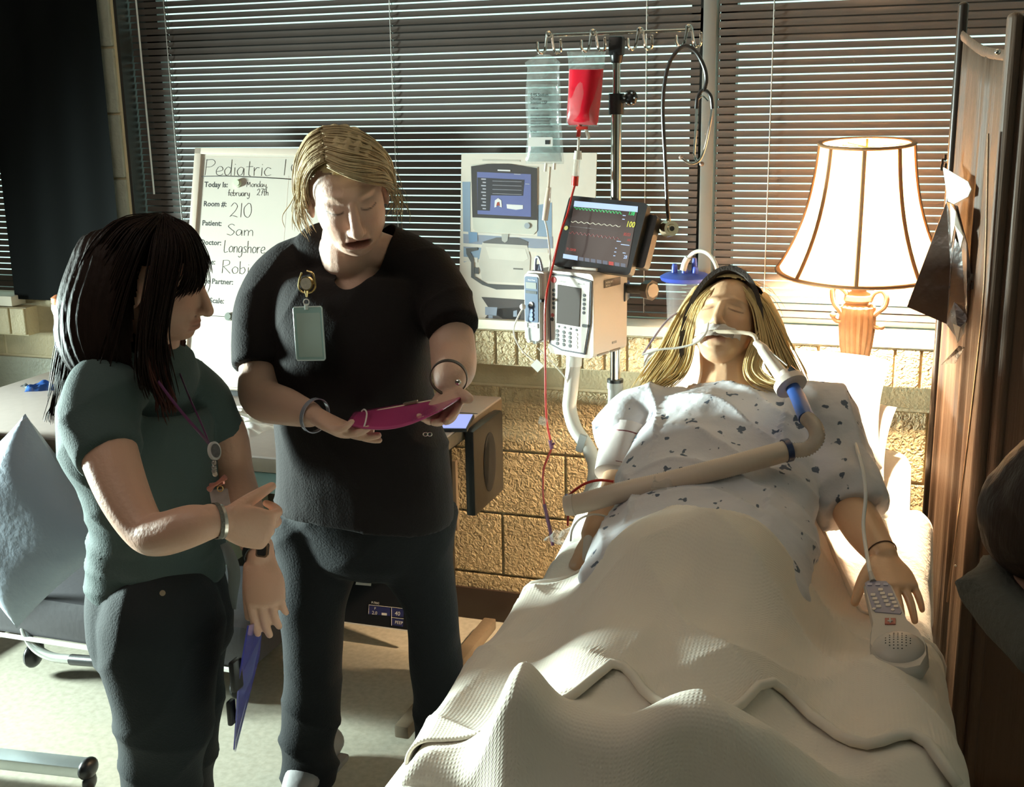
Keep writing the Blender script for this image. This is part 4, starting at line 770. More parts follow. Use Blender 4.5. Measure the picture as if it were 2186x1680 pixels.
def mattress():
    prof = []
    for j in range(ny+1):
        y = 1.30+(2.945-1.30)*j/ny; sc = 1-.02*(j in (0, ny)); row = []
        for a in np.linspace(0, 2*math.pi, 28, endpoint=False):
            c, s_ = math.cos(a), math.sin(a); row.append(((BXL+BXR)/2+(BXR-BXL)/2*sc*np.sign(c)*abs(c)**.28-(.03 if False else 0), y, mz(y)-.065+.065*sc*np.sign(s_)*abs(s_)**.35))
        prof.append(row)
    V = A(prof).reshape(-1, 3); n = 28; Fc = [(j*n+i, j*n+(i+1) % n, (j+1)*n+(i+1) % n, (j+1)*n+i) for j in range(ny) for i in range(n)]
    Fc += [tuple(range(n))[::-1], tuple(range(ny*n, (ny+1)*n))]; return V, Fc
part('mattress', mattress(), M_sheet, bed)
part('bed_frame', box((-.33, 2.10, .44), (.62, 1.6, .06), None, .01), M_grey, bed)
part('lift_column', join(box((-.33, 1.75, .25), (.20, .16, .36), None, .01)), M_grey, bed); part('lift_column', join(box((-.33, 2.55, .25), (.20, .16, .36), None, .01)), M_grey, bed)
part('undercarriage', box((-.33, 2.1, .10), (.5, 1.5, .05), None, .01), M_grey, bed)
for x in (-.56, -.10):
    for y in (1.45, 2.75): part('caster', join(ell((x, y, .045), (.018, .045, .045), nu=18, nv=12), box((x, y, .08), (.03, .03, .03))), M_blkp, bed)
# ---- drapes
def mound(x, y):
    """height of what lies under the covers, above the mattress"""
    x, y = A(x, float), A(y, float); cx = -.335
    hips = .175*np.exp(-((x-cx)/.195)**4-((y-2.26)/.36)**4)
    legs = .130*np.exp(-((x-cx-.02)/.205)**4)*sstep(-y, -2.15, -1.9)*(1-.30*sstep(-y, -1.68, -1.52))
    valley = -.012*np.exp(-((x-cx)/.06)**2)*sstep(-y, -2.0, -1.7)
    cr = np.exp(-((y-1.45)/.050)**2); feet = cr*(.115*np.exp(-((x+.49)/.050)**2)+.070*np.exp(-((x+.17)/.13)**4)+.035*np.exp(-((x+.33)/.10)**2))
    side = .075*np.exp(-((x-.02)/.09)**2)*sstep(-y, -2.05, -1.75)*(1-.7*sstep(-y, -1.6, -1.42))+.01*np.exp(-((x+.60)/.08)**2)
    return hips+legs+valley+feet+side
def drape(name, lab, cat, y_top, y_foot, lift, x0, x1, hang, hem=None, seed=1, n=150, m_=120, foot_hang=.42, side_w=None, mt=None, top_fn=None, right_hang=None):
    smax = (x1-x0)/2; cx = (x0+x1)/2; R_ = .045
    S = np.linspace(-smax-hang, smax+(hang if right_hang is None else right_hang), n); Tt = np.linspace(0, 1, m_)
    Ltop = y_top-y_foot; Tl = Ltop+foot_hang; P_ = np.zeros((m_, n, 3))
    sg, tg = np.meshgrid(S, Tt); tl = tg*Tl
    over = np.maximum(np.abs(sg)-smax, 0); q = np.minimum(over/(R_*1.57), 1)*1.57; xo = np.sign(sg)*(np.minimum(np.abs(sg), smax)+R_*np.sin(q)); dz1 = R_*(1-np.cos(q))+np.maximum(over-R_*1.57, 0)
    X = cx+xo; yt = y_top if top_fn is None else top_fn(X); Lt = (yt-y_foot); tl = tg*(Lt+foot_hang)
    ov2 = np.maximum(tl-Lt, 0); q2 = np.minimum(ov2/(.035*1.57), 1)*1.57; Y = yt-np.minimum(tl, Lt)-.035*np.sin(q2); dz2 = .035*(1-np.cos(q2))+np.maximum(ov2-.035*1.57, 0)
    if hem is not None:
        Yh = hem(X); Y = yt-(tg)*(yt-Yh); dz2 = np.zeros_like(Y)
    base = mz(Y)+mound(X, np.maximum(Y, y_foot))*np.exp(-(over/.12)**2)+lift
    Pq = np.stack([X, Y, base], -1).reshape(-1, 3); Z = base.ravel()-np.hypot(dz1, dz2).ravel()
    w1 = fbm(Pq, 9, seed, 3).reshape(Y.shape); fold = ridges(Pq*A([1, 1, .3]), (.75, .66, 0), 17, seed).reshape(Y.shape); fold2 = ridges(Pq*A([1, 1, .3]), (-.55, .85, 0), 12, seed+3).reshape(Y.shape)
    top = np.exp(-(np.hypot(dz1, dz2)/.06)**2)
    big = ridges(Pq*A([1, 1, .2]), (.9, -.25, 0), 7.5, seed+9).reshape(Y.shape); Z = Z+(top*(.009*w1+.014*fold+.013*fold2+.010*big)).ravel()
    # hanging parts flare out in pleats
    d1 = np.clip(dz1, 0, 1); d2 = np.clip(dz2, 0, 1)
    X = X+np.sign(sg)*d1*(.0+.06*np.sin(Y*17+seed)+.03*np.sin(Y*39))*1.0; Y = Y-d2*(.05+.12*np.sin(X*15+seed+1.2*np.sin(X*5))+.05*np.sin(X*33)+.10*np.abs(np.sin(X*9+Z.reshape(X.shape)*5)))
    X = X+.10*np.clip(1.85-Y, 0, .5)*sstep(sg, .1, .45)+.06*np.clip(1.7-Y, 0, .5)*sstep(-sg, .1, .45); Z = np.maximum(Z, .03); V = np.stack([X.ravel(), Y.ravel(), Z], -1)
    Fc = [(j*n+i, (j+1)*n+i, (j+1)*n+i+1, j*n+i+1) for j in range(m_-1) for i in range(n-1)]
    o = solo(name, (V, Fc), mt or M_blank, lab, cat, ang=None)
    uv = o.data.uv_layers.new(name='UV'); li = np.empty(len(o.data.loops), int); o.data.loops.foreach_get('vertex_index', li)
    UV = np.stack([sg.ravel(), tl.ravel() if hem is None else (tg*(y_top-y_foot)).ravel()], -1)[li]; uv.data.foreach_set('uv', UV.astype(np.float32).ravel())
    solid(o, .006); return o, V.reshape(m_, n, 3)
dr_sheet, _ = drape('bed_sheet', 'thin white sheet spread over the mattress beneath the waffle covers', 'sheet', 2.60, 1.56, .004, BXL+.05, BXR-.0, .28, seed=2, mt=M_sheet, foot_hang=.3)
low, lowV = drape('blanket', 'cream waffle blanket falling over the foot end of the bed towards the viewer', 'blanket', 2.02, 1.44, .016, BXL+.06, BXR+.01, .42, seed=2, foot_hang=.55, n=190, m_=150)
hem_px = [(960, 1640), (1020, 1600), (1080, 1540), (1140, 1475), (1190, 1446), (1214, 1434), (1251, 1404), (1290, 1386), (1331, 1382), (1405, 1437), (1460, 1456), (1553, 1450), (1640, 1390), (1700, 1392), (1773, 1437), (1827, 1484), (1933, 1534), (1963, 1567), (2057, 1621), (2100, 1650)]
hw = A([PZ(x, y, .785-(.05 if x > 1900 or x < 1150 else 0)) for x, y in hem_px])
_o = np.argsort(hw[:, 0]); hw = hw[_o]; _xs = np.linspace(-.85, .25, 111); _ys = np.interp(_xs, hw[:, 0], hw[:, 1]); _ys = np.convolve(np.pad(_ys, 2, 'edge'), [.1, .2, .4, .2, .1], 'valid')
def hem_fn(X): return np.interp(X, _xs, np.maximum(_ys, 1.47))
def top_fn(X): return np.interp(X, [-.75, -.62, -.52, -.42, -.33, -.24, -.16, -.10, -.04, .10], [2.06, 2.08, 2.17, 2.38, 2.46, 2.45, 2.39, 2.30, 2.14, 2.02])
up_, upV = drape('blanket', 'upper cream waffle blanket over the patient with a rolled hem across the shins', 'blanket', 2.36, 1.55, .026, BXL+.05, BXR+.02, .36, hem=hem_fn, seed=2, n=200, m_=150, top_fn=top_fn, right_hang=.12)
e_ = upV[-1]; e_ = e_[(e_[:, 0] > -.53)&(e_[:, 0] < .12)]
part('hem', tube(e_[::3]+A([0, -.002, .002]), .0085, 8, flat=.8), M_blank, up_, ang=None)
e_ = upV[0]; part('hem', tube(e_[::3]+A([0, 0, .001]), .005, 8, flat=.8), M_blank, up_, ang=None)
# ---- pillows
def pillow(c, M, sx, sy, h, seed=0, n=40, pinch=.10):
    V = []; r = np.random.default_rng(seed); Fc = []
    for side in (1, -1):
        for j in range(n+1):
            for i in range(n+1):
                u, v = i/n*2-1, j/n*2-1; e = (max(0, 1-u**4)*max(0, 1-v**4))**.55; x = u*sx*(1-pinch*(1-v*v)*.6); y = v*sy*(1-pinch*(1-u*u)*.6); V.append((x, y, side*h*e))
    V = A(V); V[:, 2] += .06*h*fbm(V, 22, seed, 3)*np.sign(V[:, 2])*(np.abs(V[:, 2]) > 1e-4); N = (n+1)**2
    for j in range(n):
        for i in range(n): a = j*(n+1)+i; Fc += [(a, a+1, a+n+2, a+n+1), (N+a, N+a+n+1, N+a+n+2, N+a+1)]
    return V@np.asarray(M, float)+A(c), Fc
M_pc = mat('pillowcase_white', (.84, .80, .74), .8, bump=.15, bscale=80, sheen=.1)
solo('pillow', pillow((-.33, 2.80, .865), axes((0, .88, .42), (0, -.42, .88)), .31, .20, .075, 3), M_pc, 'white pillow directly behind the patient head on the bed', 'pillow', 'white pillows on the bed')
solo('pillow', pillow((-.33, 2.72, .775), axes((0, .93, .33), (0, -.33, .93)), .33, .22, .06, 6), M_pc, 'flat white pillow lowest in the stack on the bed', 'pillow', 'white pillows on the bed')
# ---------------------------------------------------------------- the training mannequin in the bed
M_man = mat('mannequin_vinyl', (.52, .27, .14), .34, spec=.5, attr='Col', bump=.12, bscale=45, coat=.15)
pat = thing('patient_mannequin', 'training mannequin in a patterned gown with long blonde wig lying in the bed', 'mannequin', (-.34, 2.4, .70))
HC = P(1551, 692, 2.625); HM = axes((-.03, -.80, .60), (.06, .60, .80))
cA = -.345
vol = head_vol(HC, HM, 1.0)
vol += [limb([HC+A([0, .0, -.04]), (-.362, 2.60, .985), (-.355, 2.56, .92)], [.062, .069, .085], side=(1, 0, 0)),
        limb([(-.35, 2.55, .90), (cA, 2.46, .865), (cA, 2.30, .80), (cA+.01, 2.14, .745), (cA+.01, 2.02, .715)], [.13, .165, .155, .150, .16], flat=.55, side=(1, 0, 0), n=28)]
RA = [P(1372, 892, 2.50), P(1340, 950, 2.42), P(1322, 1045, 2.33), P(1296, 1090, 2.30), P(1268, 1140, 2.27)]
LA = [P(1750, 898, 2.50), P(1790, 985, 2.42), P(1812, 1070, 2.33), P(1845, 1130, 2.27), P(1884, 1186, 2.20)]
vol += [limb(RA, [.052, .047, .040, .037, .028]), limb(LA, [.052, .048, .042, .040, .0285])]
vol += hand_vol(RA[-1], P(1242, 1190, 2.235)-RA[-1], (.35, -.1, -.9), -1, .92, (.35, .45, .45, .35), .35)
LH = hand_vol(LA[-1], P(1938, 1290, 2.085)-LA[-1], (-.15, .25, -.95), -1, 1.0, (.16, .20, .20, .22), .25, .10, tdir=P(1852, 1235, 2.14)-LA[-1])
vol += LH
V, Fc = remesh(join(*vol), .0026, 5); V, Lc = sculpt_face(V, HC, HM, 1.0)
Cc = paint_face(Lc, (.72, .44, .26), (.50, .22, .15), (.40, .24, .13), lash=(.25, .12, .07))
part('body', (V, Fc), M_man, pat, ang=None, colattr=Cc)
for a0, rr_ in ((LA[3]*.06+LA[4]*.94, .0305), (LA[2]*.85+LA[3]*.15, .044)): part('joint_seam', tube([a0+nrm(LA[4]-LA[3])*(-.001)+rr_*(math.cos(t)*nrm(np.cross(LA[4]-LA[3], (0, 0, 1)))+math.sin(t)*nrm(np.cross(np.cross(LA[4]-LA[3], (0, 0, 1)), LA[4]-LA[3]))) for t in np.linspace(0, 2*math.pi, 25)[:-1]], .0012, 5, closed=True), mat('seam_dark', (.10, .04, .02), .6), pat, ang=None)
# gown
gv = [limb([(-.35, 2.575, .915), (cA, 2.48, .875), (cA, 2.32, .815), (cA+.01, 2.16, .76), (cA+.01, 1.98, .72)], [.120, .195, .20, .20, .21], flat=[.60, .56, .56, .56, .52], side=(1, 0, 0), n=32),
      limb([(-.45, 2.50, .885), P(1362, 905, 2.50), P(1342, 940, 2.44), P(1335, 958, 2.42)], [.085, .080, .070, .068], cap='flat'),
      limb([(-.25, 2.50, .885), P(1752, 900, 2.50), P(1785, 985, 2.43), P(1806, 1050, 2.36), P(1822, 1092, 2.32)], [.085, .080, .074, .070, .064], cap='flat')]
def gkeep(V): return np.maximum(((V[:, 0]+.372)/.072)**2+((V[:, 1]-2.60)/.085)**2-1, (2.50-V[:, 1])*20)
V, Fc = cloth(join(*gv), .006, gkeep, lambda V, N: .008*fbm(V, 22, 5, 3)+.014*ridges(V, (.25, .6, .5), 34, 8)*np.clip(1-((V[:, 0]+.34)/.16)**4, .25, 1)+.012*ridges(V, (.9, .3, .2), 34, 2)*(np.abs(V[:, 0]+.345) > .12))
M_gown = mat('gown_cotton', (.60, .58, .60), .85, bump=.25, bscale=35)
def _leafs(m_):
    nt = m_.node_tree; L = nt.links; b = nt.nodes['Principled BSDF']; tc = [x for x in nt.nodes if x.type == 'TEX_COORD'][0]
    v1 = nt.nodes.new('ShaderNodeTexVoronoi'); v1.inputs['Scale'].default_value = 26; v1.inputs['Randomness'].default_value = .75
    nz = nt.nodes.new('ShaderNodeTexNoise'); nz.inputs['Scale'].default_value = 45; L.new(tc.outputs['Object'], nz.inputs[0])
    mp = nt.nodes.new('ShaderNodeMapping'); mp.inputs['Scale'].default_value = (1, .8, 1); ad = nt.nodes.new('ShaderNodeMix'); ad.data_type = 'VECTOR'; ad.inputs[0].default_value = .045
    L.new(tc.outputs['Object'], ad.inputs[4]); L.new(nz.outputs['Color'], ad.inputs[5]); L.new(ad.outputs[1], mp.inputs[0]); L.new(mp.outputs[0], v1.inputs[0])
    cr = nt.nodes.new('ShaderNodeMapRange'); cr.inputs[1].default_value = .17; cr.inputs[2].default_value = .21; L.new(v1.outputs['Distance'], cr.inputs[0])
    mx = nt.nodes.new('ShaderNodeMix'); mx.data_type = 'RGBA'; mx.inputs[6].default_value = (.10, .12, .16, 1); mx.inputs[7].default_value = (.62, .60, .62, 1); L.new(cr.outputs[0], mx.inputs[0]); L.new(mx.outputs[2], b.inputs['Base Color'])
_leafs(M_gown); solid(part('gown', (V, Fc), M_gown, pat, ang=None), .0025)
# head strap
def headring(C, M, pts, w_, t, m_, parent, name): return part(name, tube([A(C)+A(p)@M for p in pts], w_, 10, k=6, flat=t/w_, side=None), m_, parent, ang=None)
ringp = [(-.082*math.cos(a)*1.0, .062*1-.02*math.sin(a), -.075+.165*math.sin(a)) for a in np.linspace(-.35, math.pi+.0, 13)]
def surf_ring():
    o = []
    for a in np.linspace(-.45, math.pi+.35, 30): o.append((-.083*math.cos(a), .020+.030*math.sin(a), -.045+.150*math.sin(a)))
    V = []; n = len(o)
    for i, p in enumerate(o):
        q = A(HC)+A(p)@HM; nn_ = nrm(A((p[0], p[1]*.6, p[2]+.02))@HM); tt = HM[1]
        for d1, d2 in ((-.017, -.002), (.017, -.002), (.017, .009), (-.017, .009)): V.append(q+tt*d1+nn_*d2)
    Fc = [(4*i+j, 4*i+(j+1) % 4, 4*i+4+(j+1) % 4, 4*i+4+j) for i in range(n-1) for j in range(4)]+[(0, 1, 2, 3), (4*n-1, 4*n-2, 4*n-3, 4*n-4)]
    return A(V), Fc
part('head_strap', surf_ring(), mat('dark_strap', (.055, .040, .032), .85, bump=.2, bscale=200), pat)
# wig
M_wig = hair_mat('blonde_wig', (.82, .62, .31), (.55, .38, .16))
def hp(*l): return [P(x, y, Y) for x, y, Y in l]
wig = [ell(HC+A([0, .025, .02]), (.088, .085, .098), HM, 30, 20),
       tube(hp((1500, 640, 2.72), (1462, 700, 2.66), (1425, 770, 2.61), (1385, 835, 2.56)), [.045, .045, .042, .030], 14, k=4, cap='round', flat=.6), tube(hp((1620, 650, 2.72), (1650, 720, 2.67), (1668, 790, 2.62)), [.040, .045, .035], 14, k=4, cap='round', flat=.6)]
V, Fc = remesh(join(*wig), .005, 6); Lq = (V-HC)@HM.T; kp = ~((Lq[:, 1] > .012)&(Lq[:, 2] < .085)&(np.abs(Lq[:, 0]) < .07)); V, Fc, _ = cut(V, Fc, kp)
wg = part('wig', (V, Fc), M_wig, pat, ang=None)
TOPL = hp((1535, 603, 2.68), (1510, 612, 2.66), (1472, 640, 2.63), (1440, 690, 2.60), (1412, 745, 2.58), (1375, 800, 2.55), (1338, 868, 2.50)); TOPL2 = hp((1550, 598, 2.70), (1528, 615, 2.62), (1500, 650, 2.59), (1482, 710, 2.57), (1472, 770, 2.55), (1450, 805, 2.53), (1400, 835, 2.50))
TOPR = hp((1560, 600, 2.69), (1592, 612, 2.66), (1632, 645, 2.63), (1660, 695, 2.60), (1684, 745, 2.58), (1706, 790, 2.56), (1716, 822, 2.53)); TOPR2 = hp((1555, 598, 2.70), (1585, 618, 2.62), (1610, 655, 2.59), (1622, 705, 2.57), (1628, 750, 2.55), (1640, 790, 2.53), (1668, 815, 2.50))
part('wig_strands', join(strands(TOPL, TOPL2, 150, .0019, .004, 5, 1, wave=.003), strands(TOPR, TOPR2, 130, .0019, .004, 5, 2, wave=.003),
     strands(hp((1625, 700, 2.58), (1600, 745, 2.54), (1592, 790, 2.52), (1612, 818, 2.50), (1655, 832, 2.48)), hp((1640, 720, 2.58), (1632, 760, 2.54), (1625, 790, 2.52), (1650, 815, 2.50), (1690, 826, 2.48)), 60, .0018, .003, 5, 3),
     strands(hp((1575, 597, 2.72), (1600, 592, 2.74), (1625, 600, 2.75)), hp((1600, 605, 2.72), (1650, 640, 2.72), (1672, 690, 2.72)), 14, .0005, .010, 5, 4)), M_wig, pat, ang=None)
# tape over the mouth and the breathing tube
def on_face(x, y, z): return HC+A((x, y, z))@HM
def patch(zc, hx, hz, lift, nx_=16, nz_=6, slant=0, x0=0):
    V = []
    for j in range(nz_+1):
        for i in range(nx_+1):
            x = x0+(-1+2*i/nx_)*hx; z = zc+(-1+2*j/nz_)*hz*(1-.15*math.sin(i*2.1))+slant*x; yy = .100-.0085*(x/.03)**2*1.6-.4*max(0, abs(z+.06)-.02)+lift+.0015*math.sin(i*1.7+j); V.append(on_face(x, yy, z))
    return A(V), [(j*(nx_+1)+i, j*(nx_+1)+i+1, (j+1)*(nx_+1)+i+1, (j+1)*(nx_+1)+i) for j in range(nz_) for i in range(nx_)]
M_tape = mat('white_tape', (.74, .66, .60), .4, bump=.3, bscale=60)
solid(part('tape', patch(-.060, .050, .010, .004), M_tape, pat, ang=None), .001); solid(part('tape', patch(-.074, .046, .006, .006, slant=-.12, x0=.008), mat('tape_shadow', (.42, .34, .29), .35, bump=.2), pat, ang=None), .001)  # darker lower strip has the shade of the tape put into its colour
et = thing('breathing_tube', 'clear tube with white connectors leading from the mannequin mouth to a blue adapter', 'tube', P(1650, 750, 2.42))
m0 = on_face(.012, .098, -.068)
part('tube', join(tube([m0-A([.01, -.02, .0]), m0, P(1600, 712, 2.47), P(1618, 735, 2.455)], .0045, 12, k=5)), mat('clear_pvc', (.80, .66, .50), .12, trans=.35, alpha=.85), et)
part('connector', tube([P(1613, 730, 2.46), P(1626, 742, 2.45), P(1630, 748, 2.445), P(1660, 790, 2.42), P(1676, 812, 2.405)], [.0075, .0105, .0125, .0145, .017], 16, k=2), mat('cream_connector', (.72, .62, .52), .35), et)
fc = P(1687, 820, 2.395); fd = nrm(P(1722, 893, 2.33)-P(1640, 762, 2.44))
part('filter_disc', join(tube([fc-fd*.010, fc-fd*.007, fc+fd*.007, fc+fd*.010], [.028, .034, .034, .028], 28), tube([fc-fd*.03, fc-fd*.01], [.016, .018], 20)), mat('filter_cream', (.74, .62, .54), .4), et)
part('blue_adapter', tube([fc+fd*.008, P(1704, 850, 2.36), P(1722, 893, 2.30)], [.0145, .0155, .0165], 20, k=3), mat('adapter_blue', (.04, .10, .34), .3), et)
part('dark_clip', box(P(1694, 792, 2.40), (.022, .006, .012), [nrm((.8, -.1, -.6)), (0, 1, 0), nrm((.6, 0, .8))], .001), M_blkp, et)
part('pilot_line', join(tube([P(1618, 735, 2.45), P(1650, 755, 2.43), P(1680, 780, 2.41)], .0016, 6, k=5)), M_wt, et)
def ribbed(pts, r, n=16, pitch=.0045, amp=.09, k=12):
    pp_ = catmull(A([p for p in pts]), k); L_ = np.r_[0, np.cumsum(np.linalg.norm(np.diff(pp_, axis=0), axis=1))]; s_ = np.arange(0, L_[-1], pitch/2); q = np.stack([np.interp(s_, L_, pp_[:, i]) for i in range(3)], -1)
    rr_ = r*(1+amp*np.where(np.arange(len(q)) % 2, 1, -1)); return tube(q, rr_, n)
ch = thing('flexible_hose', 'short clear corrugated hose curving from the blue adapter to the wide hose', 'hose', P(1740, 920, 2.3), 'breathing hoses')
part('hose', ribbed([P(1722, 892, 2.30), P(1740, 912, 2.27), P(1743, 938, 2.25), P(1722, 958, 2.24), P(1684, 962, 2.238)], .0145), mat('clear_corrugated', (.72, .60, .48), .12, trans=.35, alpha=.8), ch, ang=None)
vh = thing('breathing_hose', 'wide ribbed cream hose lying across the patient lap above the blanket', 'hose', P(1400, 1030, 2.25), 'breathing hoses')
part('hose', ribbed([P(1680, 962, 2.235), P(1600, 984, 2.19), P(1500, 1010, 2.16), P(1420, 1030, 2.155), P(1330, 1050, 2.15), P(1250, 1072, 2.15), P(1222, 1078, 2.15)], .0205, 18, .0042, .035), mat('ribbed_hose', (.66, .53, .42), .5), vh, ang=None)
part('end_cuff', tube([P(1226, 1077, 2.15), P(1206, 1080, 2.148)], [.0225, .020], 18), mat('hose_cuff', (.66, .55, .46), .5), vh); part('blue_ring', tube([P(1686, 960, 2.238), P(1674, 963, 2.232)], .0232, 20), mat('navy_ring', (.02, .035, .10), .35), vh)
part('tie', crumple(*P(1415, 1030, 2.15)[:2], P(1415, 1034, 2.15)[2]-.002, .022, .030, .03, .2, 12, 12), M_bag, vh, ang=None)
# arterial lines, cuff, wrist items
rl = thing('infusion_line', 'short red looped line with a blue tip beside the cuffed arm', 'tube', P(1240, 1040, 2.2), 'infusion lines')
part('tubing', line_px([(1310, 1028), (1280, 1025), (1250, 1032), (1225, 1048), (1210, 1062)], 2.16, .0028), M_redt, rl); part('blue_tip', line_px([(1212, 1058), (1205, 1064)], 2.155, .0045), M_blue, rl)
part('tubing', line_px([(1211, 1066), (1213, 1090), (1212, 1122)], 2.21, .0024), M_redt, rl)
cu = thing('pressure_cuff', 'white blood pressure cuff with dark red print around the patient upper arm', 'cuff', P(1330, 970, 2.38))
ca, cb = P(1345, 935, 2.425), P(1322, 1018, 2.345); part('band', tube([ca, ca*.5+cb*.5+A([0, -.003, .003]), cb], [.060, .058, .055], 32, k=4), mat('cuff_white', (.70, .63, .60), .6, bump=.1), cu)
def on_cuff(t, ang, r=.0595):
    ax_ = nrm(cb-ca); s1_ = nrm(np.cross(ax_, (0, 0, 1))); s2_ = np.cross(s1_, ax_); rr_ = .0605-(.005*t); return ca+(cb-ca)*t+rr_*(math.cos(ang)*s1_+math.sin(ang)*s2_)
M_cufp = mat('cuff_print', (.20, .05, .06), .5)
def cline(t, a0, a1, w_): return tube([on_cuff(t, a) for a in np.linspace(a0, a1, 10)], w_, 6, flat=.3)
for t, a0, a1, w_ in ((.25, 1.35, 2.3, .0045), (.60, 1.85, 2.35, .0010), (.68, 1.85, 2.35, .0010), (.84, 2.05, 2.4, .0009), (.97, 1.6, 2.7, .0015)): part('print', cline(t, a0, a1, w_), M_cufp, cu, ang=None)
part('print', cline(.25, 1.40, 2.25, .0032), mat('cuff_pink', (.42, .16, .17), .5), cu, ang=None)
gz = thing('wrist_wrap', 'clear tape and white line wrapped round the mannequin hand beside the blanket', 'bandage', P(1230, 1130, 2.26))
part('film', crumple(*P(1215, 1130, 2.28)[:2], P(1215, 1132, 2.28)[2]-.015, .03, .05, .03, -.4, 21, 14), M_bag, gz, ang=None); part('line', line_px([(1218, 1155), (1222, 1130), (1238, 1108), (1268, 1098), (1300, 1105), (1318, 1122)], [2.22, 2.22, 2.22, 2.22, 2.23, 2.24], .0022), M_wt, gz)
part('finger_sensor', join(tube([P(1256, 1152, 2.215), P(1254, 1190, 2.19)], [.010, .011], 12, cap='round')), mat('sensor_white', (.70, .64, .58), .5), gz)
# hairline tube from nose to the left
nt_ = thing('feeding_tube', 'thin pale tube running from the taped nose over the blonde hair', 'tube', P(1450, 740, 2.5))
part('tubing', line_px([(1512, 690), (1506, 712), (1485, 732), (1450, 742), (1410, 746), (1372, 757)], [2.50, 2.47, 2.465, 2.47, 2.475, 2.48], .0026), M_wt, nt_); part('tubing', line_px([(1372, 757), (1390, 730), (1415, 695), (1440, 672), (1475, 655)], [2.48, 2.52, 2.56, 2.60, 2.64], .0024), mat('lilac_tube', (.42, .34, .46), .2, alpha=.8), nt_)
# ---------------------------------------------------------------- nurse-call handset
M_rem = mat('handset_grey', (.52, .47, .42), .4, bump=.03)
rc = thing('call_handset', 'pale call handset with lilac keypad and round speaker lying on the blanket edge', 'remote', P(1910, 1350, 1.85))
fr_ = Fr(P(1846, 1243, 1.975), P(1902, 1243, 1.975), P(1880, 1400, 1.785))
cr_ = [(1843, 1246), (1852, 1238), (1895, 1239), (1904, 1246), (1938, 1322), (1964, 1345), (1980, 1375), (1982, 1400), (1968, 1425), (1935, 1432), (1895, 1424), (1868, 1405), (1856, 1375), (1858, 1345), (1862, 1330)]
cq = [fr_.px(*q) for q in cr_]; cxm = np.mean(cq, 0)
def ringed(scale, d): return [tuple(cxm+(A(q)-cxm)*scale) for q in cq]
V = []; n = len(cq)
for sc, d in ((.90, -.030), (1.0, -.022), (1.0, -.006), (.94, 0.0)): V += [fr_.p(a, b, d) for a, b in ringed(sc, d)]
Fc = [(k*n+i, (k+1)*n+i, (k+1)*n+(i+1) % n, k*n+(i+1) % n) for k in range(3) for i in range(n)]+[tuple(range(3*n, 4*n)), tuple(range(n))[::-1]]
part('shell', (A(V), Fc), M_rem, rc, ang=60)
spc = fr_.p(*fr_.px(1918, 1382), -.006); Mf = [fr_.u, -fr_.v, fr_.n]; part('speaker_dome', ell(spc, (.042, .040, .022), Mf, 32, 16), M_rem, rc)
for i in range(-3, 4):
    for j in range(-3, 4):
        if i*i+j*j < 12: a_, b_ = i*.0062, j*.0062; part('speaker_hole', ell(spc+fr_.u*a_+fr_.v*b_+fr_.n*(.022*math.sqrt(max(0, 1-(a_/.042)**2-(b_/.04)**2))), (.0012, .0012, .0006), Mf, 8, 5), M_ink, rc)
M_kp = mat('keypad_lilac', (.26, .25, .34), .4); part('keypad', fr_.ppoly([(1846, 1246), (1853, 1241), (1892, 1242), (1900, 1250), (1925, 1308), (1922, 1312), (1868, 1307), (1862, 1300)], -.002, .0015), M_kp, rc, False)
M_kb = mat('key_cream', (.70, .62, .54), .4)
for r in range(5):
    for c in range(3):
        if r == 0 and c != 1: continue
        x0 = 1858+17*c+4.0*r+(-3 if c == 0 else 0); y0 = 1258+8.2*r+(3 if c != 1 else 0); part('button', fr_.rr(*fr_.px(x0, y0), *fr_.px(x0+10, y0+5.5), 0, .003, .0008), M_kb, rc)
for q in ((1866, 1302), (1906, 1304)): part('button', fr_.disc(*fr_.px(*q), .003, 0, .003, 12), M_kb, rc)
for c in range(3): part('button', fr_.rr(*fr_.px(1852+17*c, 1247), *fr_.px(1862+17*c, 1252), 0, .0028, .001), mat('key_lilac', (.40, .38, .50), .4), rc)
part('call_button', fr_.rr(*fr_.px(1889, 1321), *fr_.px(1912, 1334), 0, .002, .001), mat('call_red', (.36, .08, .06), .4), rc); part('call_mark', join(fr_.pline([(1895, 1328), (1906, 1328)], .0013, .0025), fr_.pline([(1900, 1323), (1901, 1332)], .0013, .0025)), M_white, rc, ang=None)
cbl = thing('handset_cable', 'white cable looping from the handset up over the mannequin forearm', 'cable', P(1850, 1150, 2.25)); part('cord', line_px([(1862, 1242), (1856, 1215), (1850, 1180), (1843, 1120), (1848, 1060), (1843, 1010), (1830, 960), (1822, 935)], [1.975, 2.02, 2.10, 2.20, 2.24, 2.28, 2.36, 2.44], .0036), M_white, cbl)
part('strain_relief', line_px([(1864, 1242), (1858, 1222)], [1.975, 2.0], [.006, .004], k=1), M_rem, cbl)
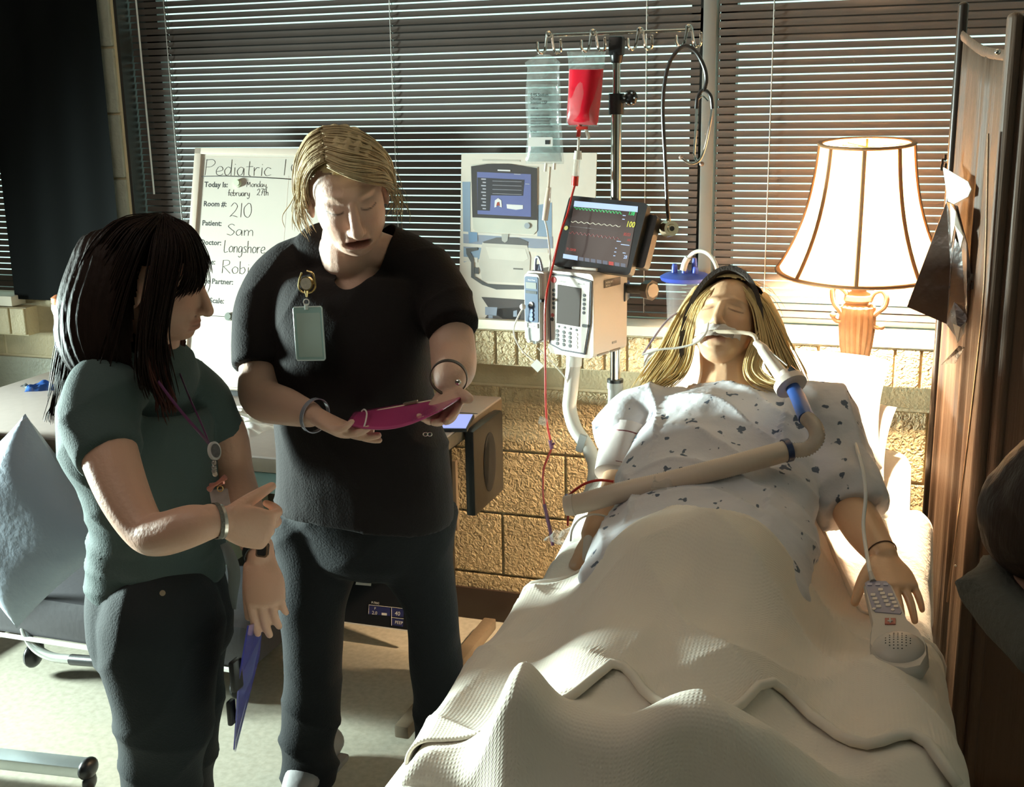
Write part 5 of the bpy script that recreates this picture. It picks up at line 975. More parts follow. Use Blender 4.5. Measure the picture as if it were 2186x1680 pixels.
# ---------------------------------------------------------------- folding screen
M_scr = mat('screen_panel_brown', (.10, .064, .044), .5, spec=.25, noise=.12, nscale=6, stretch=(9, 9, .12), bump=.25, bscale=30)
M_post = mat('screen_post', (.030, .021, .016), .3, metal=.3, bump=.03)
fsn = thing('folding_screen', 'dark brown folding privacy screen closing off the bed on the lamp side', 'screen', (.25, 2.6, 0))
a0 = P(2045, 120, 2.86); a0 = A([.085, 2.86, 0]); a1 = A([.165, 2.60, 0]); a2 = A([.90, 2.50, 0]); ZT = P(2050, 12, 2.86)[2]
part('post', join(cyl(a0, a0+A([0, 0, ZT]), .011), ell(a0+A([0, 0, ZT]), (.011, .011, .008))), M_post, fsn)
for dx in (0, .032): part('post', join(cyl(a1+A([dx+.01, 0, 0]), a1+A([dx+.01, 0, P(2140, 40, 2.6)[2]]), .016), ell(a1+A([dx+.01, 0, P(2140, 40, 2.6)[2]]), (.016, .016, .012))), M_scr, fsn)
def panel(p, q, z0, z1, w_, seed, nx=60, nz=24, sag=0):
    V = []; d = nrm(q-p); nn_ = A([-d[1], d[0], 0])
    for j in range(nz+1):
        for i in range(nx+1):
            u = i/nx; top = z1-sag*u-.25*sag*math.sin(math.pi*u); z = z0+(top-z0)*j/nz; V.append(p+(q-p)*u+nn_*(w_*math.sin(u*37+seed+.5*math.sin(z*2))*(.5+.5*math.sin(u*11+seed)))+A([0, 0, z]))
    return A(V), [(j*(nx+1)+i, j*(nx+1)+i+1, (j+1)*(nx+1)+i+1, (j+1)*(nx+1)+i) for j in range(nz) for i in range(nx)]
zp0 = P(2055, 75, 2.86)[2]; zp1 = P(2108, 120, 2.6)[2]
solid(part('panel', panel(a0, a1, .06, zp0, .0045, 1, sag=zp0-zp1), M_scr, fsn, ang=None), .002); part('top_hem', tube([a0+A([0, -.004, zp0]), (a0+a1)/2+A([0, -.004, (zp0+zp1)/2-.012]), a1+A([0, -.004, zp1])], .011, 8, k=4, flat=.4), M_scr, fsn)
solid(part('panel', panel(a1, a2, .04, P(2150, 105, 2.6)[2], .006, 3), M_scr, fsn, ang=None), .002)
part('rivet', ell(P(2130, 111, 2.575), (.006, .004, .006)), M_chrome, fsn); part('rivet', ell(P(2040, 1208, 2.59), (.003, .002, .003)), M_chrome, fsn)
part('edge_glint_line', tube([P(2110, 285, 2.585), P(2102, 600, 2.585), P(2077, 850, 2.585), P(2050, 1070, 2.585), P(2022, 1285, 2.585)], .0022, 6, k=3), mat('edge_glint', (.5, .32, .2), .2, metal=.8), fsn)  # thin bright line draws the glint along the screen edge
part('foot', box((.12, 2.73, .025), (.03, .5, .03), None, .005), M_post, fsn); part('foot', box((.80, 2.5, .02), (.03, .4, .03), None, .005), M_post, fsn)
# black plastic sheet clipped on the screen
bgp = thing('black_sheet', 'crinkled glossy black plastic sheet hanging from the folding screen beside the lamp', 'sheet', P(2000, 600, 2.72)); M_gls = mat('glossy_black_film', (.050, .032, .024), .22, spec=.8, bump=.5, bscale=14)
def facet(pts, m_, name): V = A([P(*q) for q in pts]); return solid(part(name, (V, [tuple(range(len(V)))]), m_, bgp, False, ang=None), .002)
facet([(2009, 462, 2.78), (2022, 430, 2.77), (2030, 560, 2.74), (2022, 692, 2.72), (1937, 655, 2.75)], M_gls, 'film'); facet([(2022, 430, 2.77), (2045, 440, 2.70), (2065, 520, 2.68), (2075, 600, 2.69), (2066, 680, 2.69), (2048, 727, 2.68), (2022, 692, 2.72), (2030, 560, 2.74)], M_gls, 'film')
M_glw = mat('white_film', (.78, .70, .60), .25, bump=.3, bscale=20); facet([(2014, 356, 2.79), (2068, 388, 2.70), (2075, 404, 2.69), (2068, 420, 2.69), (2038, 436, 2.72), (2025, 430, 2.75)], M_glw, 'film_lining'); facet([(2030, 434, 2.73), (2042, 452, 2.68), (2058, 505, 2.66), (2052, 530, 2.665), (2040, 480, 2.67), (2032, 520, 2.70)], M_glw, 'film_lining'); facet([(2034, 690, 2.66), (2050, 698, 2.65), (2062, 688, 2.66), (2058, 712, 2.65), (2044, 732, 2.65)], M_glw, 'film_lining')
facet([(2010, 778, 2.72), (2048, 738, 2.66), (2060, 742, 2.66), (2040, 775, 2.68)], M_gls, 'film')
for q in ((2012, 345, 2.79), (2069, 600, 2.67)): part('clip', join(*[box(P(q[0]+dx, q[1]+dy, q[2]), (.005, .01, .014), None, .001) for dx, dy in ((0, 0), (6, -9), (-2, 12), (7, 10))]), M_post, bgp)
# ---------------------------------------------------------------- the nurse in black scrubs
M_skinN = mat('skin_fair', (.62, .40, .30), .5, spec=.4, attr='Col', bump=.12, bscale=130, sss=.12)
M_scr1 = mat('black_scrub_fabric', (.014, .011, .011), .85, bump=.2, bscale=220, sheen=.02, spec=.15)
M_pant1 = mat('black_scrub_trousers', (.013, .0135, .015), .85, bump=.2, bscale=220, sheen=.02, spec=.15)
nu = thing('person', 'woman in a black scrub top and trousers reading from a pink clipboard', 'person', (-1.2, 2.2, 0))
HN = P(741, 412, 2.10); HNM = axes((.50, -.80, -.27), (-.02, -.25, .95)); hs_ = 1.04
nv = head_vol(HN, HNM, hs_)
nv += [limb([HN+A([-.0, .035, -.045]), P(745, 520, 2.14), P(745, 570, 2.17)], [.060, .056, .060], side=(1, 0, 0)),
       limb([P(748, 560, 2.17), P(750, 640, 2.17), P(750, 760, 2.15), P(755, 900, 2.16), P(770, 1040, 2.16)], [.085, .13, .14, .145, .165], flat=.56, side=(1, 0, 0), n=28),
       limb([P(690, 548, 2.165), P(745, 530, 2.155), P(826, 540, 2.175)], [.036, .05, .038]), limb([P(640, 570, 2.17), P(585, 625, 2.15), P(565, 720, 2.12), P(556, 800, 2.08), P(560, 850, 2.04), P(610, 868, 2.00), P(660, 884, 1.965)], [.046, .048, .046, .045, .0445, .038, .0265]),
       limb([P(860, 560, 2.19), P(925, 600, 2.19), P(958, 690, 2.16), P(968, 760, 2.12), P(968, 790, 2.07), P(962, 808, 2.04), P(961, 830, 2.02)], [.042, .044, .045, .046, .043, .034, .027])]
# right hand (image left) under and around the board, left hand at its other end
WN = P(672, 886, 1.962); nv += hand_vol(WN, P(752, 932, 1.925)-WN, (.10, .30, .93), -1, .98, (.10, .18, .25, .35), .25, tdir=P(748, 903, 1.96)-P(695, 880, 1.97))
WN2 = P(960, 834, 2.02); nv += hand_vol(WN2, P(938, 902, 1.92)-WN2, (-.30, .30, .90), -1, .96, (.15, .22, .28, .32), .25, tdir=P(992, 852, 1.90)-P(968, 838, 1.95))
V, Fc = remesh(join(*nv), .0027, 4); V, Lc = sculpt_face(V, HN, HNM, hs_, .5)
Cc = paint_face(Lc, (.60, .385, .29), (.48, .23, .19), (.36, .25, .15), 1)
part('body', (V, Fc), M_skinN, nu, ang=None, colattr=Cc)
# top
tv = [limb([P(746, 566, 2.18), P(748, 600, 2.18), P(750, 690, 2.165), P(750, 770, 2.155), P(756, 880, 2.16), P(768, 960, 2.16), P(776, 1040, 2.16), P(776, 1092, 2.16)], [.105, .165, .172, .168, .176, .186, .194, .193], flat=[.6, .60, .72, .74, .72, .70, .66, .64], side=(1, 0, 0), n=36, sq=.1, cap='flat'),
      limb([P(690, 545, 2.19), P(610, 590, 2.17), P(575, 650, 2.15), P(560, 720, 2.12), P(557, 784, 2.085)], [.055, .064, .064, .061, .060], cap='flat'), limb([P(800, 530, 2.19), P(885, 565, 2.20), P(935, 610, 2.19), P(955, 665, 2.16), P(966, 702, 2.13)], [.055, .060, .058, .056, .055], cap='flat'),
      limb([P(690, 540, 2.18), P(800, 535, 2.18)], [.06, .06])]
xN, zN = P(737, 500, 2.08)[0], P(737, 500, 2.08)[2]; bN = zN-P(737, 622, 2.05)[2]
def nkeep(V):
    e1 = np.maximum(((V[:, 0]-xN)/.064)**2+((V[:, 2]-zN)/bN)**2-1, (V[:, 1]-2.17)*20); e2 = np.maximum(((V[:, 0]-xN)/.064)**2+((V[:, 1]-2.165)/.065)**2-1, (zN-.02-V[:, 2])*20); return np.minimum(e1, e2)
def nfold(V, N):
    low = sstep(-V[:, 2], -1.15, -.95); return .004*fbm(V, 16, 3, 3)+.0065*ridges(V, (.8, .1, .55), 22, 11)*(.3+low)+.006*ridges(V, (-.8, .1, .6), 26, 14)*sstep(V[:, 2], 1.12, 1.22)
V, Fc = cloth(join(*tv), .0065, nkeep, nfold); solid(part('scrub_top', (V, Fc), M_scr1, nu, ang=None), .003)
part('neckline', tube([A([xN+.067*math.cos(a), 0, zN+bN*math.sin(a)])*A([1, 0, 1])+A([0, min(2.13, 2.062+.05*(1+math.sin(a))), 0]) for a in np.linspace(math.pi*1.02, 2*math.pi-.06, 2)], .0001, 4), M_scr1, nu, ang=None) if False else None
part('pocket_charm', join(*[tube([P(908+dx+5*math.cos(t), 927+4*math.sin(t), 2.005) for t in np.linspace(0, 6.28, 13)[:-1]], .0011, 5, closed=True) for dx in (0, 9)]), M_chrome, nu, ang=None)
pv = [limb([P(772, 1010, 2.17), P(775, 1080, 2.17), P(778, 1150, 2.17)], [.172, .188, .168], flat=.58, side=(1, 0, 0), n=32),
      limb([P(676, 1090, 2.18), P(680, 1180, 2.18), P(664, 1290, 2.17), P(669, 1400, 2.19), P(664, 1500, 2.21), P(658, 1590, 2.22), P(660, 1645, 2.225), P(661, 1672, 2.225)], [.106, .098, .079, .070, .066, .060, .062, .062], flat=.92, cap='flat', side=(1, 0, 0), n=28),
      limb([P(872, 1090, 2.20), P(884, 1180, 2.20), P(918, 1290, 2.20), P(930, 1400, 2.22), P(938, 1500, 2.24), P(940, 1570, 2.26), P(940, 1625, 2.27)], [.106, .089, .064, .060, .058, .058, .060], flat=.95, cap='flat', side=(1, 0, 0), n=28)]
def pfold(V, N):
    z = V[:, 2]; return .006*fbm(V, 12, 6, 3)+.012*ridges(V, (.35, .2, 1), 30, 21)*sstep(-z, -.40, -.10)+.008*ridges(V, (.8, .1, -.6), 18, 9)*sstep(z, .55, .75)
V, Fc = cloth(join(*pv), .008, None, pfold); solid(part('trousers', (V, Fc), M_pant1, nu, ang=None), .003)
for q, yy in (((668, 1672), 2.245), ((936, 1640), 2.24)):
    c = P(*q, yy); c[2] = 0; part('shoe', join(tube([c+A([.0, .10, .045]), c+A([0, .03, .05]), c+A([.01, -.06, .045]), c+A([.02, -.13, .03])], [.034, .040, .044, .034], 18, k=4, cap='round', flat=[1.1, 1.0, .8, .65], side=(1, 0, 0)), box(c+A([.008, -.02, .010]), (.082, .25, .018), None, .008)), mat('shoe_grey', (.20, .19, .19), .6, bump=.1), nu)
# hair: shell, fringe and strands
M_hn = hair_mat('dark_blonde_hair', (.62, .48, .28), (.28, .20, .11), 30)
def HL(x, y, z, s=hs_): return HN+A((x, y, z))*s@HNM
def Hs(*l): return [HL(*q) for q in l]
sh = [ell(HL(0, -.018, .036), A((.080, .100, .086))*hs_, HNM, 36, 24), ell(HL(0, -.07, -.01), A((.062, .05, .07))*hs_, HNM, 24, 16)]
V, Fc = remesh(join(*sh), .004, 4); L_ = ((V-HN)@HNM.T)/hs_
hl = .060+.012*(L_[:, 0]/.06)-.0*L_[:, 0]
kp = ~((L_[:, 1] > -.015)&(L_[:, 2] < hl-.55*np.maximum(np.abs(L_[:, 0])-.045, 0)*2.2)&(L_[:, 1] > -.01+.25*(L_[:, 2]+.02)))
N_ = normals(V, Fc); V = V+N_*(.0022*np.sin(L_[:, 2]*230+6*np.sin(L_[:, 0]*25)+L_[:, 0]*120))[:, None]
V, Fc, _ = cut(V, Fc, kp); part('hair', (V, Fc), M_hn, nu, ang=None)
ss = []
# strands sweep from the side parting (image right of centre) over the brow to the image left, others back on the right
ss.append(strands(Hs((.028, .070, .094), (.0, .088, .080), (-.035, .078, .066), (-.066, .045, .045), (-.080, .0, .010), (-.082, -.03, -.015)), Hs((.020, -.02, .126), (-.02, -.01, .124), (-.055, -.01, .100), (-.080, -.02, .060), (-.086, -.04, .02), (-.080, -.06, -.02)), 210, .0017, .0045, 5, 1, wave=.003))
ss.append(strands(Hs((.026, .078, .086), (-.004, .094, .068), (-.038, .084, .046), (-.066, .052, .024), (-.081, .012, -.005)), Hs((.024, .080, .086), (-.002, .094, .074), (-.036, .082, .058), (-.066, .048, .038), (-.082, .0, .008)), 60, .0014, .0035, 5, 2, wave=.0025))
ss.append(strands(Hs((.034, .070, .094), (.056, .058, .080), (.072, .035, .050), (.080, .012, .010), (.078, -.005, -.030)), Hs((.024, -.02, .126), (.05, -.025, .112), (.076, -.03, .075), (.086, -.04, .02), (.078, -.06, -.03)), 170, .0017, .0045, 5, 3, wave=.003))
ss.append(strands(Hs((.078, .01, .03), (.088, .005, .0), (.090, .0, -.03), (.082, .0, -.06)), Hs((.08, -.03, .03), (.095, -.03, -.01), (.098, -.03, -.04), (.09, -.03, -.075)), 40, .0010, .008, 5, 4, wave=.006))
ss.append(strands(Hs((-.078, .01, .0), (-.086, .005, -.02), (-.088, .0, -.045), (-.080, .0, -.065)), Hs((-.08, -.03, .01), (-.096, -.03, -.02), (-.100, -.03, -.05), (-.09, -.03, -.085)), 40, .0008, .008, 5, 5, wave=.006))
part('hair_strands', join(*ss), M_hn, nu, ang=None)
# wrist bands
def bandring(c, d, r, w_, t, name, m_, parent, flat=1.0):
    d = nrm(d); u = nrm(np.cross(d, (0, 0, 1))); v = np.cross(d, u); V = []; n = 40; o = []
    for i in range(n):
        a = 2*math.pi*i/n; rd = math.cos(a)*u+math.sin(a)*v*flat
        for dr, dd in ((0, -w_), (0, w_), (t, w_), (t, -w_)): V.append(A(c)+rd*(r+dr)+d*dd)
    Fc = [(4*i+j, 4*i+(j+1) % 4, 4*((i+1) % n)+(j+1) % 4, 4*((i+1) % n)+j) for i in range(n) for j in range(4)]; return part(name, (A(V), Fc), m_, parent)
bandring(P(672, 887, 1.965), P(700, 900, 1.95)-P(640, 878, 1.98), .0330, .0045, .002, 'wrist_band', mat('silver_grey_band', (.40, .42, .50), .25, metal=.5), nu)
bandring(P(958, 806, 1.985), P(950, 826, 1.95)-P(962, 790, 2.03), .0335, .005, .002, 'watch_strap', mat('dark_strap_band', (.06, .045, .035), .5), nu); part('buckle', ell(P(978, 816, 1.955), (.006, .004, .006)), M_chrome, nu)
# ---------------------------------------------------------------- badge reel
M_gold = mat('pale_gold', (.72, .56, .26), .22, metal=.9)
bd = thing('badge_reel', 'gold clip badge reel with a plain aqua card sleeve on the black scrub top', 'badge', P(650, 680, 2.0)); BYd = 2.000
fb2 = Fr(P(626, 655, BYd), P(688, 653, BYd-.003), P(613, 768, BYd-.01))
part('clip', tube([P(x, y, BYd-.004) for x, y in ((655, 578), (668, 584), (672, 600), (673, 614), (664, 624), (646, 624), (638, 614), (639, 598), (644, 582))], .0019, 8, k=4, closed=False), M_gold, bd)
c = P(655, 605, BYd-.006); part('disc', tube([c+A([0, .004, 0]), c+A([0, -.003, 0])], .0135, 24), M_gold, bd); part('disc_face', tube([c+A([0, -.003, 0]), c+A([0, -.0045, 0])], .0115, 24), mat('face_cream', (.50, .47, .38), .3, noise=.3, nscale=150), bd)
part('swivel', join(tube([P(655, 620, BYd-.005), P(655, 634, BYd-.005)], [.005, .002], 10)), M_gold, bd); part('ring', tube([P(654+6*math.cos(t), 645+6.5*math.sin(t), BYd-.005) for t in np.linspace(0, 6.28, 17)[:-1]], .0011, 6, closed=True), M_white, bd)
part('loop', box(P(654, 655, BYd-.004), (.009, .002, .012), None, .001), mat('clear_loop', (.6, .68, .64), .3), bd)
part('sleeve', fb2.rr(0, 0, 1, 1, -.001, .0015, .005), mat('aqua_sleeve', (.34, .52, .49), .25, noise=.12, nscale=18, coat=.3), bd); part('sleeve_rim', tube([fb2.p(a, b, .0015) for a, b in ((.04, .01), (.96, .01), (.99, .04), (.99, .96), (.96, .99), (.04, .99), (.01, .96), (.01, .04))], .0013, 6, closed=True), mat('rim_pale', (.62, .72, .70), .25), bd)
part('card', fb2.rr(.10, .12, .92, .93, .0015, .002, .002), mat('card_grey_green', (.40, .52, .47), .4), bd)
# ---------------------------------------------------------------- pink clipboard
M_pink = mat('pink_plastic', (.45, .06, .19), .22, spec=.6, coat=.3, bump=.02)
cbp = thing('clipboard', 'glossy pink clipboard held level in both hands of the nurse', 'clipboard', P(870, 880, 1.93), None)
cA0, cA1, cA2, cA3 = P(738, 908, 1.92), P(757, 882, 2.03), P(998, 842, 2.00), P(905, 905, 1.80); V = []; nx = 24; nz = 10
cA3 = P(880, 912, 1.82)
for j in range(nz+1):
    for i in range(nx+1):
        u, v = i/nx, j/nz; p = (1-u)*((1-v)*cA1+v*cA0)+u*((1-v)*cA2+v*(cA3*.45+P(992, 850, 1.86)*.55)); p = p+A([0, 0, -.020*math.sin(math.pi*u)*v]); V.append(p)
Fc = [(j*(nx+1)+i, j*(nx+1)+i+1, (j+1)*(nx+1)+i+1, (j+1)*(nx+1)+i) for j in range(nz) for i in range(nx)]
solid(part('board', (A(V), Fc), M_pink, cbp, ang=None), .0025)
part('paper', box(P(873, 864, 2.005), (.150, .006, .003), [nrm(P(940, 850, 2.0)-P(822, 872, 2.01)), nrm((0, 1, .1)), nrm((0, -.1, 1))], .001), mat('cream_paper', (.80, .72, .52), .6), cbp)
part('clip', join(box(P(876, 859, 2.0), (.032, .008, .004), [nrm(P(940, 850, 2.0)-P(822, 872, 2.01)), nrm((0, 1, .1)), nrm((0, -.1, 1))], .002)), mat('clip_grey', (.35, .33, .25), .3, metal=.6), cbp)
part('band', tube([P(772, 878, 1.99), P(778, 874, 1.985), P(783, 882, 1.96), P(781, 898, 1.925), P(777, 912, 1.91)], .0016, 6, k=4), M_white, cbp)
# ---------------------------------------------------------------- the woman in teal
M_skinL = mat('skin_warm', (.55, .33, .24), .5, spec=.4, attr='Col', bump=.12, bscale=130, sss=.12)
M_teal = mat('teal_knit_shirt', (.055, .080, .077), .8, bump=.2, bscale=260, sheen=.05, spec=.2); M_pant2 = mat('dark_trousers', (.013, .016, .018), .85, bump=.2, bscale=220, sheen=.03, spec=.2)
lw = thing('person', 'woman with long dark hair and a teal short sleeved shirt seen from the side', 'person', (-1.28, 1.85, 0))
HW = P(338, 602, 1.87); HWM = axes((.97, .10, -.13), (.12, .0, 1)); ws_ = .98
lv = head_vol(HW, HWM, ws_)
lv += [limb([HW+A([-.02, 0, -.04]), P(325, 730, 1.88), P(305, 790, 1.88)], [.056, .052, .055]),
       limb([P(298, 870, 1.87), P(300, 900, 1.87), P(325, 1020, 1.87), P(335, 1130, 1.87), P(330, 1230, 1.87)], [.07, .10, .10, .10, .105], flat=1.0, side=(1, 0, 0), n=28),
       limb([P(215, 860, 1.72), P(225, 940, 1.68), P(262, 1050, 1.64), P(308, 1130, 1.61), P(345, 1140, 1.60), P(410, 1122, 1.60), P(466, 1112, 1.62)], [.048, .052, .046, .0375, .038, .036, .0255]),
       limb([P(420, 850, 2.00), P(478, 920, 2.01), P(500, 1010, 1.99), P(520, 1080, 1.93), P(542, 1150, 1.86), P(556, 1185, 1.82)], [.05, .045, .040, .038, .031, .025])]
W1 = P(466, 1111, 1.622); lv += hand_vol(W1, P(548, 1128, 1.66)-W1, (-.1, .97, -.1), 1, .97, (.85, .95, 1.0, 1.0), .1, tdir=P(545, 1066, 1.70)-P(508, 1090, 1.66))
W2 = P(556, 1186, 1.82); lv += hand_vol(W2, P(565, 1262, 1.80)-W2, (-.35, .93, .05), -1, 1.0, (.22, .30, .35, .40), .2, tdir=P(540, 1300, 1.80)-P(545, 1225, 1.81))
V, Fc = remesh(join(*lv), .0027, 4); V, Lc = sculpt_face(V, HW, HWM, ws_)
Cc = paint_face(Lc, (.56, .33, .235), (.45, .20, .15), (.12, .07, .05)); part('body', (V, Fc), M_skinL, lw, ang=None, colattr=Cc)
tv = [limb([P(318, 806, 1.88), P(300, 838, 1.88), P(293, 920, 1.87), P(318, 1010, 1.87), P(338, 1110, 1.87), P(335, 1180, 1.87), P(330, 1235, 1.87)], [.088, .120, .140, .128, .122, .126, .128], flat=[1.2, 1.3, 1.2, 1.15, 1.15, 1.15, 1.15], side=(1, 0, 0), n=36),
      limb([P(270, 800, 1.80), P(225, 845, 1.73), P(215, 905, 1.70), P(230, 960, 1.675), P(236, 975, 1.668)], [.06, .068, .068, .063, .060], cap='flat'), limb([P(370, 800, 1.95), P(425, 850, 1.99), P(455, 905, 2.0), P(472, 942, 2.0)], [.05, .058, .055, .052], cap='flat')]
def lfold(V, N):
    low = sstep(-V[:, 2], -.90, -.74); return .004*fbm(V, 15, 9, 3)+.005*ridges(V, (.25, .1, 1), 60, 31)*low+.006*ridges(V, (.5, .2, .8), 34, 33)*np.exp(-((V[:, 0]-P(180, 900, 1.7)[0])/.08)**2)+.004*ridges(V, (.8, 0, -.6), 26, 37)
V, Fc = cloth(join(*tv), .006, None, lfold); solid(part('shirt', (V, Fc), M_teal, lw, ang=None), .003)
pv = [limb([P(330, 1190, 1.87), P(335, 1260, 1.87), P(345, 1330, 1.87)], [.118, .133, .138], flat=1.15, side=(1, 0, 0), n=32),
      limb([P(345, 1320, 1.80), P(345, 1420, 1.80), P(348, 1520, 1.81), P(345, 1620, 1.83), P(340, 1740, 1.85), P(340, 1880, 1.87), P(342, 1960, 1.88)], [.120, .112, .098, .085, .078, .074, .076], n=28),
      limb([P(385, 1320, 1.95), P(388, 1420, 1.95), P(392, 1520, 1.94), P(388, 1620, 1.95), P(375, 1740, 1.96), P(372, 1860, 1.97), P(374, 1925, 1.98)], [.098, .092, .080, .072, .068, .068, .070], n=28)]
V, Fc = cloth(join(*pv), .008, None, lambda V, N: .005*fbm(V, 12, 16, 3)+.008*ridges(V, (.35, .2, 1), 24, 41)*sstep(-V[:, 2], -.5, -.25)+.006*ridges(V, (.8, .1, -.6), 18, 49)); solid(part('trousers', (V, Fc), M_pant2, lw, ang=None), .003)
for q, yy in (((345, 1975), 1.88), ((376, 1940), 1.98)):
    c = P(*q, yy); c[2] = 0; part('shoe', join(tube([c+A([-.08, .0, .045]), c+A([0, 0, .05]), c+A([.08, -.0, .042]), c+A([.15, -.01, .03])], [.034, .040, .042, .032], 18, k=4, cap='round', flat=[1.1, 1.0, .8, .65], side=(0, 1, 0)), box(c+A([.03, 0, .010]), (.25, .08, .018), None, .008)), M_blkp, lw)
part('button', tube([P(347, 1266, 1.715), P(347, 1266, 1.709)], .0055, 12), mat('trouser_button', (.35, .28, .20), .3, metal=.6), lw)
# long dark hair
M_hd = hair_mat('dark_brown_hair', (.022, .012, .009), (.010, .006, .005), 26, .08); M_hr = hair_mat('auburn_ends', (.085, .028, .020), (.030, .012, .010), 26, .12)
sh = [ell(HW+A([-.018, .0, .030]), (.108, .088, .094), None, 36, 24),
      tube([P(255, 560, 1.80), P(225, 660, 1.775), P(215, 750, 1.77), P(215, 815, 1.78)], [.095, .098, .088, .05], 22, k=4, cap='round', flat=.62, side=(1, 0, 0)),
      tube([P(330, 590, 1.785), P(320, 680, 1.775), P(325, 770, 1.765), P(345, 840, 1.76)], [.050, .055, .048, .020], 18, k=4, cap='round', flat=.6, side=(1, 0, 0)),
      tube([P(250, 560, 1.93), P(215, 680, 1.95), P(190, 800, 1.94)], [.08, .085, .05], 18, k=4, cap='round', flat=.6, side=(1, 0, 0))]
V, Fc = remesh(join(*sh), .005, 5); L_ = ((V-HW)@HWM.T)/ws_; V = V+normals(V, Fc)*(.0012*np.sin(V[:, 0]*320+4*np.sin(V[:, 2]*22)))[:, None]
kp = ~((L_[:, 1] > .028)&(L_[:, 2] < .052)); V, Fc, _ = cut(V, Fc, kp); part('hair', (V, Fc), M_hd, lw, ang=None)
def WP(*l): return [P(x, y, Y) for x, y, Y in l]
st1 = [strands(WP((330, 462, 1.86), (250, 475, 1.79), (190, 540, 1.76), (155, 640, 1.76), (130, 740, 1.77), (112, 870, 1.79)), WP((345, 466, 1.82), (310, 520, 1.76), (275, 620, 1.735), (250, 720, 1.73), (235, 790, 1.73), (232, 830, 1.74)), 480, .0013, .006, 5, 11, wave=.006),
       strands(WP((345, 466, 1.82), (330, 520, 1.76), (315, 620, 1.73), (300, 720, 1.72), (300, 800, 1.72), (320, 850, 1.73)), WP((365, 466, 1.82), (385, 540, 1.775), (368, 620, 1.765), (350, 700, 1.76), (352, 760, 1.76), (368, 850, 1.77)), 320, .0012, .005, 5, 12, wave=.005),
       strands(WP((352, 462, 1.86), (400, 488, 1.83), (425, 540, 1.82), (434, 590, 1.83), (418, 622, 1.845)), WP((350, 464, 1.82), (385, 500, 1.785), (398, 555, 1.775), (390, 600, 1.775), (362, 640, 1.77)), 220, .0012, .004, 5, 13, wave=.002),
       strands(WP((352, 462, 1.90), (405, 490, 1.90), (432, 545, 1.90), (436, 585, 1.90)), WP((352, 462, 1.85), (400, 485, 1.83), (430, 540, 1.83), (436, 592, 1.84)), 120, .0012, .004, 5, 14),
       strands(WP((110, 870, 1.79), (104, 890, 1.79), (108, 905, 1.79)), WP((140, 760, 1.78), (122, 830, 1.79), (112, 900, 1.79)), 20, .0012, .004, 5, 15)]
part('hair_strands', join(*st1), M_hd, lw, ang=None)
for _s in (strands(WP((300, 740, 1.72), (318, 800, 1.725), (335, 850, 1.73), (352, 890, 1.74)), WP((345, 740, 1.755), (355, 790, 1.76), (370, 840, 1.765), (378, 880, 1.77)), 70, .0017, .005, 5, 16, wave=.004),
    strands(WP((395, 720, 1.93), (388, 760, 1.93), (380, 800, 1.92), (372, 830, 1.9)), WP((355, 715, 1.86), (352, 750, 1.85), (350, 780, 1.84), (352, 800, 1.83)), 80, .0017, .006, 5, 17, wave=.004)): part('hair_ends', _s, M_hr, lw, ang=None)
part('lanyard', join(tube([P(338, 815, 1.73), P(372, 860, 1.715), P(405, 900, 1.71), P(432, 930, 1.715), P(450, 952, 1.735)], .0042, 6, k=4, flat=.3), tube([P(385, 800, 1.86), P(405, 850, 1.80), (P(428, 900, 1.76)), P(448, 950, 1.74)], .0042, 6, k=4, flat=.3)), mat('purple_lanyard', (.12, .035, .10), .5), lw)
bandring(P(462, 1112, 1.622), P(490, 1110, 1.64)-P(430, 1118, 1.60), .0300, .0035, .0015, 'bracelet', mat('braided_bracelet', (.13, .12, .10), .5, metal=.3, bump=.5, bscale=200), lw)
bandring(P(470, 1113, 1.626), P(490, 1110, 1.64)-P(430, 1118, 1.60), .0285, .003, .0018, 'bracelet', mat('silver_bracelet', (.45, .40, .36), .25, metal=.8), lw)
bandring(P(552, 1180, 1.825), P(560, 1200, 1.81)-P(540, 1150, 1.86), .0275, .009, .002, 'watch_strap', M_blkp, lw)
wf = Fr(P(549, 1157, 1.792), P(574, 1160, 1.796), P(547, 1188, 1.785)); part('watch_case', wf.rr(0, 0, 1, 1, -.006, .003, .005), mat('rose_gold', (.66, .42, .30), .2, metal=.9), lw); part('watch_glass', wf.rr(.14, .12, .88, .88, .003, .0042, .004), mat('dark_glass', (.02, .018, .018), .1), lw)
None if True else part('ring', tube([P(586, 1290, 1.775)+A([.009*math.cos(t), .004*math.sin(t), .008*math.sin(t)]) for t in np.linspace(0, 6.28, 14)[:-1]], .0013, 6, closed=True), M_chrome, lw)
b2_ = thing('badge_reel', 'white round badge reel with beads and a card hanging from the purple lanyard', 'badge', P(460, 1000, 1.72)); Y2 = 1.712
part('reel', tube([P(455, 963, Y2+.006), P(460, 962, Y2-.004)], .0165, 28, flat=.62), mat('reel_white', (.55, .52, .50), .35), b2_); part('reel_face', tube([P(460, 962, Y2-.004), P(461, 962, Y2-.006)], .0125, 24, flat=.62), mat('reel_face', (.10, .09, .09), .3, noise=.5, nscale=120), b2_)
for k, (x, y) in enumerate(((457, 988), (457, 998), (457, 1006), (459, 1012))): part('bead', ell(P(x, y, Y2), (.005, .004, .0052), nu=12, nv=8), mat('bead_%d' % k, (.30, .28, .26) if k < 3 else (.7, .6, .5), .25, metal=.4), b2_)
part('bow', join(tube([P(447, 1044, Y2-.004), P(461, 1033, Y2-.008), P(482, 1018, Y2-.004)], [.006, .003, .0055], 8, k=3), tube([P(449, 1036, Y2), P(478, 1030, Y2)], [.004, .003], 6)), mat('rose_bow', (.50, .22, .18), .3, metal=.6), b2_)
